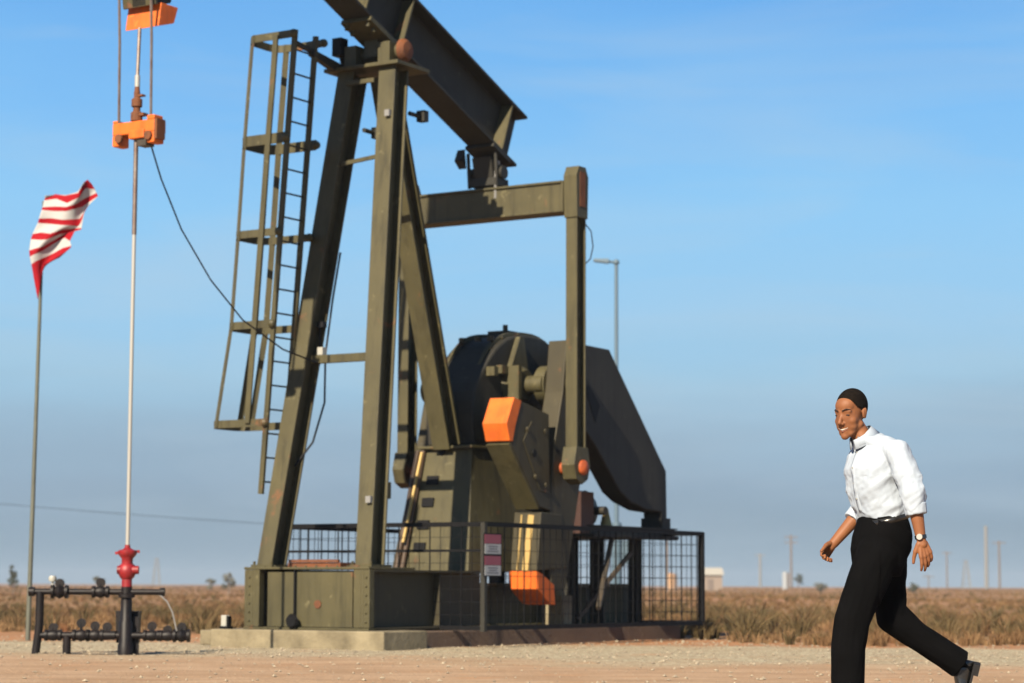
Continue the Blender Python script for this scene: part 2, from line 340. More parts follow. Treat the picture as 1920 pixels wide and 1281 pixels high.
# scrub and dry grass: real blades in clumps
def grass_mat(name, a, b_, c):
    m = mat(name, a, 0.85, c2=b_, scale=0.35, rust=0.14, rustc=c, spec=0.2, detail=3)
    return m
def brush(name, label, cat, mt, n, ymin, ymax, hmin, hmax, blades, width, dens_seed, thr, spread=0.25, lean=0.5, xr=None, power=2.3):
    V_, F_ = [], []; cnt = 0; b0 = 0
    tries = 0
    while cnt < n and tries < n * 12:
        tries += 1
        y = ymin + (ymax - ymin) * rng.random() ** power; xw = 3 + y * 0.27
        x = (rng.random() * 2 - 1) * xw
        if xr and not (xr[0] <= x / y <= xr[1]): continue
        if noise.noise(Vector((x * 0.16, y * 0.16, dens_seed))) + 0.45 * noise.noise(Vector((x * 0.6, y * 0.6, dens_seed + 4))) < thr: continue
        # keep the pad clear
        if y + 0.15 * x + 1.6 * noise.noise(Vector((x * 0.35, 2.2, 0.4))) < 32.4 + (2.0 if x < -3 else -1.6 if x > 3.0 else .8): continue
        cnt += 1; z = gz(x, y); hs = hmin + (hmax - hmin) * rng.random() * (0.6 + 0.8 * abs(noise.noise(Vector((x * 0.3, y * 0.3, 9)))))
        far = max(1.0, y / 45.0)
        B = int(blades / far ** 0.55) + 3
        a = rng.random(B) * 6.283; rr = spread * (0.3 + rng.random(B)) * hs / 0.35 * 0.5
        h = hs * (0.45 + 0.55 * rng.random(B)); ln = lean * (0.3 + rng.random(B)) * h
        bx = x + np.cos(a) * rr * 0.6; by = y + np.sin(a) * rr * 0.6
        w = width * far ** 0.9 * (0.6 + 0.8 * rng.random(B)); wa = rng.random(B) * 6.283
        dx, dy = np.cos(wa) * w, np.sin(wa) * w
        tx = bx + np.cos(a) * ln; ty = by + np.sin(a) * ln
        p0 = np.stack([bx - dx, by - dy, np.full(B, z - 0.02)], 1); p1 = np.stack([bx + dx, by + dy, np.full(B, z - 0.02)], 1)
        mx = bx + np.cos(a) * ln * 0.35; my = by + np.sin(a) * ln * 0.35
        p2 = np.stack([mx + dx * 0.8, my + dy * 0.8, z + h * 0.6], 1); p3 = np.stack([mx - dx * 0.8, my - dy * 0.8, z + h * 0.6], 1)
        p4 = np.stack([tx, ty, z + h], 1)
        V_.append(np.stack([p0, p1, p2, p3, p4], 1).reshape(-1, 3))
        i = b0 + np.arange(B) * 5
        F_ += [(int(k), int(k) + 1, int(k) + 2, int(k) + 3) for k in i] + [(int(k) + 3, int(k) + 2, int(k) + 4) for k in i]; b0 += B * 5
    me = bpy.data.meshes.new(name); me.from_pydata(np.concatenate(V_).tolist(), [], F_); me.materials.append(mt)
    o = bpy.data.objects.new(name, me); COL.objects.link(o); tag(o, label, cat, kind='stuff')
brush('dry_grass', 'straw coloured dry grass across the plain behind the pad', 'grass', grass_mat('straw', (0.22, 0.135, 0.066), (0.115, 0.070, 0.036), (0.16, 0.066, 0.032)), 9000, 28, 420, 0.07, 0.29, 22, 0.006, 3.1, -0.04)
brush('rusty_brush', 'rust brown low brush in patches across the plain', 'scrub', grass_mat('rusty_straw', (0.150, 0.082, 0.038), (0.10, 0.062, 0.030), (0.18, 0.11, 0.052)), 6500, 28, 420, 0.08, 0.31, 30, 0.006, 8.7, 0.02)
brush('green_scrub', 'olive green scrub in patches across the plain', 'scrub', grass_mat('olive_leaf', (0.075, 0.056, 0.026), (0.10, 0.072, 0.032), (0.11, 0.055, 0.027)), 1500, 28, 300, 0.12, 0.36, 34, 0.009, 15.2, 0.14, lean=0.7)

brush('weeds', 'small ragged weeds at the edge of the pad', 'weeds', grass_mat('weed', (0.07, 0.055, 0.026), (0.11, 0.075, 0.035), (0.10, 0.05, 0.024)), 260, 30.5, 60, 0.25, 0.62, 46, 0.008, 31.2, 0.05, lean=0.9, power=1.6)
# ================================================================== CONCRETE FOUNDATION
cf = empty('concrete_foundation', pj((6.5, 0, 0)), 'long pale concrete foundation under the green pumping unit', 'foundation')
m1 = MB(pj); m1.box((3.0, -1.28, -0.05), (3.9, 1.28, 0.215)); b_ = m1.build('front_block', [M['concrete']], cf, bevel=0.015)
m1 = MB(pj); m1.box((3.02, -1.46, 0.02), (3.8, -1.29, 0.20)); m1.build('loose_block', [M['concrete']], cf, bevel=0.015)
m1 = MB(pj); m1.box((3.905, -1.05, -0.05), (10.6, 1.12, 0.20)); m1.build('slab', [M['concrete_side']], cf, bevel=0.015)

# ================================================================== PUMPING UNIT
PJ = empty('pump_jack', pj((6.0, 0, 0.2)), 'big olive green oil pump jack with orange counterweight tips on the concrete foundation', 'pump jack')
ol = M['olive']
# ---- skid / base
b = MB(pj)
zf, zt = 0.218, 0.93
b.box((3.235, -0.60, zf + 0.03), (3.26, 0.66, zt - 0.03))          # front plate between columns
b.box((3.19, -0.93, zt + 0.002), (4.15, 0.93, zt + 0.03))          # top plate
b.box((3.19, -0.93, zf - 0.001), (3.5, 0.93, zf + 0.025))
for t0, t1 in ((-0.925, -0.885), (-0.80, -0.70), (0.70, 0.80), (0.845, 0.93)): b.box((3.20, t0, zf + 0.03), (3.30, t1, zt))
b.box((3.20, -0.885, zf + 0.03), (3.225, -0.80, zt)); b.box((3.20, 0.80, zf + 0.03), (3.222, 0.845, zt))
b.box((5.75, -0.55, zf), (5.8, 0.55, zt)); 
b.ibeam((5.8, 0.42, 0.5), (10.3, 0.42, 0.5), 0.24, 0.56, 0.03, 0.03); b.ibeam((5.8, -0.42, 0.5), (10.3, -0.42, 0.5), 0.24, 0.56, 0.03, 0.03)
for s_ in (6.6, 7.8, 9.0, 10.2): b.box((s_, -0.40, 0.3), (s_ + 0.1, 0.40, 0.72))
for z_ in np.linspace(.32, .84, 6):
    for t in (-.845, .885): b.tube((3.196, t, z_), (3.18, t, z_), .014, n=6)
for t in np.linspace(-.85, .85, 12): b.tube((3.30, t, zt + .03), (3.30, t, zt + .05), .016, n=6)
base = b.build('base_frame', [ol], PJ, bevel=0.006)
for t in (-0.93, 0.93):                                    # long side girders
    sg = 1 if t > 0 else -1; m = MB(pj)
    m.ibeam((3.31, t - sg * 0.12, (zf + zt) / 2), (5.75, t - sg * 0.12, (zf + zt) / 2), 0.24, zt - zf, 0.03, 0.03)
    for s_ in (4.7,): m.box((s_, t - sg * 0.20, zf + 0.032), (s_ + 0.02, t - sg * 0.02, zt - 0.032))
    m.build('side_girder', [M['olive_shade_mid']], base, bevel=.005)  # shade on the long sides of the base painted in as darker olive
b = MB(pj); b.beam((3.195, -0.16, zf + 0.05), (3.195, -0.16, zt), 0.02, 0.02); b.lathe((3.15, -0.16, zf + 0.10), [(0.0, -0.03), (0.07, -0.03), (0.09, 0.0), (0.07, 0.03), (0, 0.03)], 14, 's'); b.build('drain_valve', M['black'], base)
b = MB(pj); b.box((3.4, -0.42, zt + 0.032), (3.95, 0.36, zt + 0.085)); b.box((3.38, -0.40, zt + 0.087), (3.42, 0.34, zt + 0.12)); b.build('rusty_tray', M['rust'], base)
b = MB(pj); b.lathe((3.232, 0.16, 0.52), [(0.0, -0.012), (0.05, -0.01), (0.05, 0.0), (0.0, 0.0)], 10, 's'); b.build('rust_patch', M['rust'], base)
# ---- samson post
post = empty('samson_post', (0, 0, 0), None, None); post.parent = PJ
def legI(p0, p1, fw, dp, upv, name='leg', fw1=None):
    m = MB(pj); m.ibeam(p0, p1, fw, dp, 0.03, 0.03, upv, fw1=fw1); return m.build(name, [ol], post, bevel=0.005)
legI((3.50, 0.72, zt + 0.03), (4.50, 0.30, 7.22), 0.22, 0.30, (-1, 0, 0.15), fw1=0.25)
legI((3.50, -0.75, zt + 0.03), (4.50, -0.33, 7.22), 0.22, 0.30, (-1, 0, 0.15), fw1=0.25)
legI((6.22, 0.0, 2.55), (4.72, 0.0, 7.20), 0.26, 0.30, (-1, 0, -0.3))
for t in (0.72, -0.75):
    m = MB(pj); m.box((3.30, t - 0.16, zt + 0.031), (3.72, t + 0.16, zt + 0.06)); [m.tube((3.33, t + q, zt + .06), (3.33, t + q, zt + .10), .018, n=6) for q in (-.13, .13)]; m.build('foot_plate', [ol], post)
m = MB(pj); m.box((4.26, -0.62, 7.222), (4.98, 0.52, 7.27)); m.box((4.27, -0.28, 7.02), (4.30, 0.15, 7.08)); m.build('top_plate', [ol], post, bevel=0.005)
def legpt(z, t0=-0.75, t1=-0.33):
    k = (z - 0.96) / (7.22 - 0.96); return 3.50 + k * 1.0, t0 + k * (t1 - t0)
m = MB(pj); sA, tA = legpt(3.55); sB, tB = legpt(3.55, 0.72, 0.30); m.beam((sA, tA + .11, 3.52), (sB, tB - .11, 3.52), 0.08, 0.10); m.build('cross_brace', [ol], post)
m = MB(pj); sA, tA = legpt(6.0); sB, tB = legpt(6.0, 0.72, 0.30); m.beam((sA - .1, tA + .05, 6.0), (sB - .1, tB - .05, 6.06), 0.03, 0.05); m.build('cross_brace', [ol], post)
m = MB(pj); sA, tA = legpt(3.6); m.box((sA - .04, tA + 0.19, 3.575), (sA + .05, tA + 0.27, 3.67)); m.build('junction_box', M['white'], post)
m = MB(pj); m.tube((sA + .1, tA + 0.12, 3.57), (sA + .1, tA + 0.12, 3.95), 0.012, n=6); m.box((sA + .06, tA + .10, 3.93), (sA + .14, tA + 0.2, 4.0)); m.build('small_aerial', M['cable'], post)
m = MB(pj); k0 = [legpt(z) for z in (4.9, 4.3, 3.6, 3.0, 2.5, 2.2)]
m.pipe([(a + .16 + d, bb + .14 + d * .6, z) for (a, bb), z, d in zip(k0, (4.9, 4.3, 3.6, 3.0, 2.5, 2.2), (0, 0, .02, .10, .04, -.12))], 0.013); m.build('hanging_wire', M['cable'], post)
m = MB(pj); sB, tB = legpt(1.9, 0.72, 0.30); m.box((sB + .16, tB - .02, 1.78), (sB + .22, tB + .10, 1.98)); m.build('tag_plate', [ol], post)
for z, col in ((6.55, 'brass'), (1.72, 'brass')):
    sB, tB = legpt(z, 0.72, 0.30); m = MB(pj); m.box((sB - .20, tB + .03, z), (sB - .152, tB + .10, z + .08)); m.build('lug', M['pale'], post)
for s_, t_, z_ in ((4.98, 0.32, 6.62), (4.75, -0.22, 6.42)):
    m = MB(pj); m.box((s_, t_, z_), (s_ + .10, t_ + .12, z_ + .14)); m.tube((s_ - .2, t_ + .03, z_ + .07), (s_, t_ + .03, z_ + .07), .03, n=8); m.build('bracket', M['olive_shade_dark'], post)
# ---- walking beam
TB = math.tan(R(21.5))
def bz(s_): return 7.82 - TB * (s_ - 5.2)
beam = MB(pj); DPT = 0.80
upb = (TB, 0, 1)
beam.ibeam((0.95, 0, bz(0.95)), (7.72, 0, bz(7.72)), 0.42, DPT, 0.04, 0.035, upb)
beam = beam.build('walking_beam', [M['olive_shade_dark']], PJ, bevel=0.006)
ca, sa_ = math.cos(R(21.5)), math.sin(R(21.5))
def onb(s_, q):   # point q above the beam's centreline, measured square to it
    return s_ + q * sa_, bz(s_) + q * ca
for s_ in (4.15, 4.95, 7.35):
    for t0, t1 in ((-0.2, -0.02), (0.02, 0.2)):
        a = onb(s_, -DPT / 2 + .045); c = onb(s_, DPT / 2 - .045); a2 = onb(s_ + .025, -DPT / 2 + .045); c2 = onb(s_ + .025, DPT / 2 - .045)
        m = MB(pj); m.prism([(a[0], t0, a[1]), (a2[0], t0, a2[1]), (c2[0], t0, c2[1]), (c[0], t0, c[1])], (0, t1 - t0, 0)); m.build('stiffener', [ol], beam)
# saddle bearing on the post
PV = (4.60, 0, 7.50)
m = MB(pj)
m.tube((4.6, -0.46, 7.46), (4.6, 0.36, 7.46), 0.10, n=18); m.box((4.40, -0.40, 7.272), (4.80, -0.22, 7.56)); m.box((4.40, 0.12, 7.272), (4.80, 0.30, 7.56))
a = onb(4.25, -DPT / 2 - .03); c = onb(4.95, -DPT / 2 - .03); m.beam((a[0], 0, a[1]), (c[0], 0, c[1]), 0.46, 0.055, upb)
m.box((4.47, -0.14, 7.40), (4.73, 0.06, 7.66))
for q in (4.3, 4.42, 4.78, 4.9):
    for t in (-.16, .16):
        a = onb(q, -DPT / 2 - .12); c = onb(q, -DPT / 2 + .06); m.tube((a[0], t, a[1]), (c[0], t, c[1]), .028, n=8)
sb = m.build('saddle_bearing', [M['olive']], PJ, smooth=True)
m = MB(pj); m.lathe((4.6, 0.362, 7.46), [(0.0, 0.0), (0.15, 0), (0.15, 0.04), (0.11, 0.085), (0, 0.10)], 20, 't'); m.build('bearing_cap', M['rust'], sb, smooth=True)
m = MB(pj); m.lathe((4.6, -0.462, 7.46), [(0.0, 0.0), (0.15, 0), (0.15, -0.04), (0.11, -0.085), (0, -0.10)], 20, 't'); m.box((4.35, -.56, 7.45), (4.5, -.42, 7.68)); m.build('bearing_cap', M['black'], sb, smooth=True)
# ---- horse head
RH = 4.55; hc = (4.50, 7.92)
arc = [(hc[0] - RH * math.cos(R(a)), hc[1] + RH * math.sin(R(a))) for a in np.linspace(-13.6, 44, 20)]
back = [(2.05, 10.55), (1.45, 9.75), (1.02, bz(0.98) + .45), (0.90, bz(0.98) - .30), (0.62, 8.05), (0.40, 7.16), (0.33, 6.90)]
m = MB(pj); m.prof(arc[1:] + back[:-2] + [(0.44, 7.20)], -0.10, 0.10)
hh = m.build('horse_head', [M['olive_shade_dark']], PJ, bevel=0.005)
m = MB(pj)
for (a, b1), (c, d1) in zip(arc[:-1], arc[1:]):
    if d1 < 7.18: continue
    m.prism([(a, -.235, b1), (c, -.235, d1), (c + .03, -.235, d1), (a + .03, -.235, b1)], (0, .47, 0))
m.build('wrap_plate', [ol], hh)
m = MB(pj); zc = 7.12; lower = [p for p in arc if p[1] < zc]
pA = arc[0]; m.prof([pA] + [(0.118, zc)] + [(0.40, zc), (0.335, 6.93)], -0.24, 0.24); m.build('orange_tip', M['orange'], hh, bevel=0.004)
# ---- bridle, carrier bar, rod
br = empty('bridle', (0, 0, 0), None, None); br.parent = PJ
for t in (-0.24, 0.22):
    m = MB(pj); pts = [(a - .018, t, b1) for a, b1 in reversed(arc) if b1 > 7.95] + [(hc[0] - RH - .018, t, 7.9), (0.0, t - .01, 6.7), (0.03, t - .02, 5.60)]; m.pipe(pts, 0.016, 6); m.build('cable', M['oldsteel'], br)
m = MB(pj)
m.box((0.0, -0.33, 5.66), (0.20, 0.27, 5.80)); m.box((0.0, -0.33, 5.54), (0.17, -0.23, 5.662)); m.box((0.0, 0.17, 5.54), (0.17, 0.27, 5.662)); m.box((-.02, -.08, 5.60), (0.16, 0.14, 5.70)); m.box((0.0, -.33, 5.798), (.15, -.26, 5.83)); m.box((0.0, 0.16, 5.798), (.15, .27, 5.85))
cb = m.build('carrier_bar', M['orange'], PJ, bevel=0.012)
m = MB(pj); m.tube((-.03, -.22, 5.62), (.0, -.22, 5.62), .05, n=12); m.build('cable_socket', M['rust'], cb); m = MB(pj); m.tube((-.03, .2, 5.62), (.0, .2, 5.62), .05, n=12); m.box((.0, .272, 5.58), (.14, .31, 5.80)); m.build('cable_socket', M['rust'], cb)
m = MB(pj); m.box((.01, .02, 5.52), (.15, .15, 5.605)); m.build('load_cell', M['grease'], cb)
rs = 0.055; rt = -0.03
m = MB(pj); m.tube((rs, rt, 1.15), (rs, rt, 4.55), 0.022, n=12); m.build('polished_rod', M['chrome'], PJ, smooth=True)
m = MB(pj); m.tube((rs, rt, 4.55), (rs, rt, 5.60), 0.026, n=12); m.build('rod_sleeve', M['oldsteel'], PJ, smooth=True); m = MB(pj); m.tube((rs, rt, 6.3), (rs + .02, rt, 6.86), 0.02, n=8); m.build('rod_sleeve', M['oldsteel'], PJ, smooth=True)
m = MB(pj); m.lathe((rs, rt, 0), [(0.03, 5.80), (.065, 5.81), (.065, 5.9), (.04, 5.92), (.04, 5.96), (.06, 5.97), (.06, 6.05), (.035, 6.07), (.035, 6.12), (.025, 6.2)], 14); m.box((rs - .03, rt - .03, 5.86), (rs + .05, rt + .12, 5.89)); m.box((rs - .02, rt - .02, 6.08), (rs + .04, rt + .09, 6.10)); m.build('rod_clamp', M['rust'], PJ)
m = MB(pj); m.tube((rs, rt, 6.19), (rs, rt, 6.32), .03, n=10); m.build('rod_coupling', M['chrome'], PJ, smooth=True)
m = MB(pj); pts = []
for s_, px, py in ((.10, 280, 262), (.5, 302, 335), (.95, 340, 430), (1.5, 395, 525), (2.1, 455, 600), (2.8, 530, 655), (3.5, 600, 683)):
    t_, z_ = SS(px, py, s_); pts.append((s_, t_, z_))
m.pipe(pts, 0.010, 6); m.build('signal_cable', M['cable'], PJ)
# ---- tail bearing, equaliser, pitmans
m = MB(pj)
a = onb(7.12, -DPT / 2 - .03); c = onb(7.55, -DPT / 2 - .03); m.beam((a[0], 0, a[1]), (c[0], 0, c[1]), 0.46, 0.05, upb)
m.prof([(7.02, 6.52), (7.42, 6.42), (7.36, 6.12), (7.12, 6.12)], -.16, .14); m.box((7.08, -.26, 6.14), (7.38, .20, 6.24))
m.tube((7.22, -0.30, 6.32), (7.22, 0.24, 6.32), 0.09, n=16)
for t in (-.26, .18): m.tube((7.12, t, 6.12), (7.08, t, 6.60), .025, n=8)
m.prof([(6.98, 6.50), (7.06, 6.66), (7.10, 6.40)], -.42, -.30)
m.build('tail_bearing', [M['olive_shade_dark']], PJ, smooth=True)
m = MB(pj); m.box((7.12, .13, 6.42), (7.16, .2, 6.47)); m.tube((7.10, .17, 5.95), (7.10, .17, 6.5), .018, n=6); m.build('grease_line', M['pale'], PJ)
ZE0, ZE1 = 5.68, 6.10
m = MB(pj); m.box((7.10, -1.20, ZE0 + .03), (7.14, 1.20, ZE1 - .03)); m.box((7.07, -1.22, ZE1 - .03), (7.40, 1.22, ZE1)); m.box((7.07, -1.22, ZE0), (7.40, 1.22, ZE0 + .03)); m.box((7.33, -1.20, ZE0 + .03), (7.37, 1.20, ZE1 - .03))
m.box((7.085, -1.24, ZE0 - .002), (7.385, -1.20, ZE1 + .002)); m.box((7.085, 1.20, ZE0 - .002), (7.385, 1.24, ZE1 + .002)); m.build('equalizer', [ol], PJ, bevel=0.005)
for sg in (1, -1):
    t0 = 1.245 * sg; t1 = t0 + .20 * sg
    tc = (t0 + t1) / 2
    m = MB(pj); m.ibeam((7.25, tc, 2.55), (7.25, tc, 5.62), 0.17, 0.24, 0.025, 0.03, (-1, 0, 0))
    m.prof([(7.11, 5.60), (7.39, 5.60), (7.41, 6.16), (7.34, 6.29), (7.16, 6.29), (7.09, 6.16)], t0, t1)
    m.prof([(7.10, 2.56), (7.40, 2.56), (7.46, 2.32), (7.40, 2.14), (7.25, 2.07), (7.10, 2.14), (7.04, 2.32)], t0, t1)
    pit = m.build('pitman_arm', [ol], PJ, bevel=0.006)
    m = MB(pj); e = t1; m.lathe((7.25, e + .002 * sg, 2.29), [(0, 0), (0.10, 0), (0.10, .03 * sg), (0.07, .06 * sg), (0, .07 * sg)], 20, 't'); m.tube((7.25, t0 - .25 * sg, 2.29), (7.25, t0, 2.29), .08, n=14); m.build('wrist_pin', mat('worn_orange', (.40, .075, .012), .6, c2=(.20, .04, .01), scale=9), pit, smooth=True)
    if sg > 0:
        m = MB(pj); m.box((7.18, t1 + .001, 5.75), (7.32, t1 + .006, 6.22)); m.build('rust_streak', M['rust'], pit)
        m = MB(pj); m.pipe([(7.36, t1 - .03, 5.55), (7.48, t1, 5.45), (7.53, t1, 5.25), (7.46, t1, 5.08), (7.36, t1 - .02, 5.0)], .008, 6); m.build('grease_hose', M['cable'], pit)
# ---- cranks and counterweights
crk = [(7.36, 4.0), (7.66, 3.98), (7.86, 3.4), (7.72, 2.1), (7.34, 0.72), (6.98, 0.66), (6.93, 1.7), (7.05, 2.6), (7.26, 3.3)]
m = MB(pj); m.prof(crk, 0.86, 1.14); cN = m.build('crank', [M['olive_shade_mid']], PJ, bevel=0.012)
m = MB(pj); m.prof([(7.45, 3.62), (7.9, 3.5), (7.75, 2.2), (7.15, .66), (6.55, .80), (7.05, 2.2)], -1.14, -0.86); cF = m.build('crank', [M['olive_shade_mid']], PJ, bevel=0.012)
for c_, sg in ((cN, 1), (cF, -1)):
    m = MB(pj); m.lathe((7.48, sg * .70, 3.42), [(0, 0), (.26, 0), (.26, sg * .16), (0, sg * .16)], 24, 't'); m.lathe((7.52, sg * 1.142, 3.42), [(0, 0), (.2, 0), (.17, sg * .06), (0, sg * .06)], 24, 't'); m.build('crank_hub', [ol], c_, smooth=True)
m = MB(pj); m.prof([(6.21, 3.105), (6.90, 2.98), (6.95, 1.72), (6.66, 1.76), (5.94, 2.555), (6.0, 2.57), (6.06, 2.78)], 0.80, 1.145); cw = m.build('counterweight', [M['olive_shade_mid']], PJ, bevel=0.012)
m = MB(pj); m.prof([(6.02, 3.14), (6.20, 3.107), (6.055, 2.78), (5.99, 2.575), (5.92, 2.58), (5.84, 2.80)], 0.79, 1.155); m.build('orange_end', M['orange'], cw, bevel=0.006)
m = MB(pj); m.lathe((6.50, 1.146, 2.45), [(0, 0), (.05, 0), (.05, .03), (0, .03)], 8, 't'); m.build('bolt', M['black'], cw)
m = MB(pj); m.prof([(6.70, 1.70), (7.22, 1.68), (7.36, 0.98), (6.60, 0.94)], 0.74, 1.15); cw2 = m.build('counterweight', [M['olive_shade_mid']], PJ, bevel=0.012)
m = MB(pj); m.prof([(6.598, 0.935), (6.72, 0.90), (7.02, 0.76), (7.05, 0.50), (6.90, 0.52), (6.62, 0.70)], 0.735, 1.155); m.build('orange_end', M['orange'], cw2, bevel=0.006)
m = MB(pj); m.beam((6.72, 1.0, 1.66), (6.60, .98, .94), 0.09, 0.05, (-1, 0, 0)); m.beam((6.71, .86, 1.66), (6.60, .86, .94), 0.02, 0.05, (-1, 0, 0)); m.build('sun_glint_strip', M['brass'], cw2)  # painted highlight down the front edge of the weight
# ---- pedestal, gearbox
m = MB(pj)
pf = [(-.52, 5.85, .93), (.58, 5.85, .93), (.40, 6.20, 2.52), (-.40, 6.20, 2.52)]; pb = [(-.52, 7.9, .93), (.58, 7.9, .93), (.40, 7.9, 2.52), (-.40, 7.9, 2.52)]
m.add([(s_, t_, z_) for t_, s_, z_ in pf] + [(s_, t_, z_) for t_, s_, z_ in pb], [(0, 1, 2, 3), (7, 6, 5, 4), (0, 4, 5, 1), (1, 5, 6, 2), (2, 6, 7, 3), (3, 7, 4, 0)])
m.box((6.12, -.42, 2.522), (7.9, .44, 2.56))
ped = m.build('gearbox_pedestal', [ol], PJ, bevel=0.008)
def pface(z_): k = (z_ - .93) / 1.59; return 5.85 + .35 * k
for k, (px, py) in enumerate(((812, 901), (803, 942), (794, 984), (787, 1026))):
    m = MB(pj); zz = 2.10 - k * .30; t_, z_ = SS(px, py, pface(zz)); a = pface(z_); m.beam((a - .012, t_ - .09, z_), (a - .012, t_ + .09, z_), .03, .115, (.2, 0, 1)); m.build('step_opening', M['black'], ped)
m = MB(pj); t_, z_ = SS(828, 848, 6.17); m.tube((pface(z_) - .02, t_, z_), (pface(z_) + .01, t_, z_), .045, n=14)
m.build('step_opening', M['black'], ped)
m = MB(pj)
for dt, mm in ((0, 0), (.09, 0)): m.tube((5.80, -.50 + dt, .95), (6.16, -.42 + dt, 2.5), .035, n=10)
m.build('conduit', mat('brown_conduit', (.05, .028, .014), .6), ped, smooth=True)
m = MB(pj); m.tube((5.79, -.41 + .02, 1.3), (6.12, -.35 + .02, 2.48), .022, n=8); m.build('conduit', M['brass'], ped, smooth=True)
ga = [(6.35, 2.57), (6.28, 3.25), (6.62, 3.66), (6.98, 3.98), (7.45, 4.13), (8.20, 4.13), (8.75, 3.78), (8.9, 3.2), (8.8, 2.57)]
def rnd(pts, it=2):
    for _ in range(it):
        q = [pts[0]]
        for a, c in zip(pts[:-1], pts[1:]): q += [(a[0] * .75 + c[0] * .25, a[1] * .75 + c[1] * .25), (a[0] * .25 + c[0] * .75, a[1] * .25 + c[1] * .75)]
        pts = q + [pts[-1]]
    return pts
ga = rnd(ga); m = MB(pj); m.prof(ga, -.40, .34); gb = m.build('gearbox', [M['olive_shade_dark']], PJ, bevel=0.03)
g2 = [(6.33, 3.1), (6.64, 3.71), (6.96, 4.03), (7.43, 4.18), (8.22, 4.18), (8.80, 3.82), (8.96, 3.1)]
g2 = rnd(g2); m = MB(pj); m.prof(g2, .20, .25); m.prof(g2, -.32, -.28); m.build('housing_flange', [ol], gb)
m = MB(pj); m.tube((7.3, -.80, 3.42), (7.3, .84, 3.42), .12, n=18); m.lathe((7.3, .34, 3.42), [(0, 0), (.30, 0), (.26, .12), (.20, .22), (0, .22)], 24, 't'); m.lathe((7.3, -.40, 3.42), [(0, 0), (.30, 0), (.26, -.12), (.20, -.22), (0, -.22)], 24, 't')
m.prof([(7.02, 3.44), (7.60, 3.44), (7.45, 4.08), (7.35, 4.08)], .345, .42); m.box((6.9, .35, 3.02), (7.7, .56, 3.18)); m.box((7.02, .36, 3.2), (7.1, .60, 3.66)); m.box((6.86, .345, 3.55), (7.0, .44, 3.66)); m.box((6.62, .345, 3.50), (6.72, .47, 3.62))
for t in (.40, .50): m.tube((6.95, t, 2.86), (6.95, t, 3.03), .03, n=8); m.tube((7.62, t, 2.86), (7.62, t, 3.03), .03, n=8)
m.box((6.85, .345, 2.6), (7.72, .52, 2.87)); m.build('crankshaft_bearing', [ol], gb, smooth=True)
m = MB(pj)
for a in range(2, len(g2) - 2, 3):
    p = g2[a]; q = (p[0] * .97 + 7.7 * .03, p[1] * .97 + 3.0 * .03)
    m.tube((q[0], .25, q[1]), (q[0], .275, q[1]), .022, n=6)
for s_ in np.linspace(6.45, 7.7, 8): m.tube((s_, .3402, 2.66), (s_, .37, 2.66), .024, n=6)
for t in (-.25, 0, .2):
    m.tube((6.95, t, 4.0), (6.95, t, 4.06), .05, n=10)
m.box((7.5, -.2, 4.13), (7.9, .12, 4.20)); m.tube((7.7, -.04, 4.2), (7.7, -.04, 4.30), .035, n=10)
tag(m.build('bolts', M['olive_shade_mid'], gb), kind='stuff')
m = MB(pj)
for s_, z_ in ((6.35, 2.75), (6.55, 2.15), (6.78, 2.75), (6.80, 2.05)): m.tube((s_, 1.145, z_), (s_, 1.18, z_), .035, n=6)
m.prof([(6.45, 2.86), (6.85, 2.80), (6.88, 1.95), (6.66, 1.98), (6.25, 2.60)], 1.1452, 1.158); m.build('cast_rib', M['olive_shade_mid'], cw)
m = MB(pj); m.prism([(5.925, .80, 2.545), (5.925, 1.145, 2.545), (6.655, 1.145, 1.745), (6.655, .80, 1.745)], (-.012, 0, -.012)); m.build('sunlit_edge_strip', [ol], cw)  # lighter olive strip added to paint the sunlit front edge
# ---- belt guard, motor, platform
gd = [(8.02, 4.03), (8.90, 4.02), (10.56, 2.40), (10.58, 1.72), (10.42, 1.66), (10.40, 1.80), (9.95, 1.82), (9.50, 1.92), (9.20, 2.05), (8.55, 2.62), (8.20, 2.88), (7.9, 3.4)]
m = MB(pj); m.prof(gd, .62, .92); bgd = m.build('belt_guard', [M['olive_shade_dark']], PJ, bevel=0.02)
m = MB(pj); m.prof([(8.22, 3.42), (8.32, 3.48), (8.62, 3.22), (8.50, 2.98), (8.38, 3.16)], .921, .928); m.build('guard_opening', M['black'], bgd)
m = MB(pj); m.box((10.38, .60, 1.56), (10.62, .95, 1.72)); m.build('guard_foot', M['olive_shade_dark'], bgd)
m = MB(pj); m.box((8.3, -.75, 1.42), (10.75, 1.02, 1.46)); m.ibeam((8.3, .95, 1.49), (10.75, .95, 1.49), .10, .17, .015, .02); m.ibeam((8.3, -.7, 1.49), (10.75, -.7, 1.49), .10, .17, .015, .02)
for s_ in (8.4, 9.1, 10.2):
    for t in (-.6, .6): m.ibeam((s_, t, .2), (s_, t, 1.41), .14, .16, .015, .015, (1, 0, 0))
plt = m.build('motor_platform', [M['olive_shade_dark']], PJ)
m = MB(pj); m.lathe((9.35, 0.0, 1.80), [(0, -.62), (.16, -.62), (.24, -.52), (.26, -.45), (.26, .30), (.2, .36), (0.06, .38), (.06, .60), (0, .60)], 24, 't')
for q in np.linspace(-.4, .25, 9): m.lathe((9.35, q, 1.80), [(.26, 0), (.29, 0), (.29, .02), (.26, .02)], 24, 't')
m.box((9.1, -.4, 1.47), (9.6, .25, 1.60)); mo = m.build('electric_motor', M['grease'], PJ, smooth=True)
m = MB(pj); m.box((8.75, .2, 1.465), (9.1, .55, 2.05)); m.build('terminal_box', mat('dark_red_oxide', (.035, .012, .008), .7), mo)
m = MB(pj); m.lathe((9.62, 0.45, 1.50), [(0, 0), (.10, 0), (.09, .08), (.03, .34), (0, .36)], 12, 'z'); m.build('grease_funnel', M['brass'], plt, smooth=True)
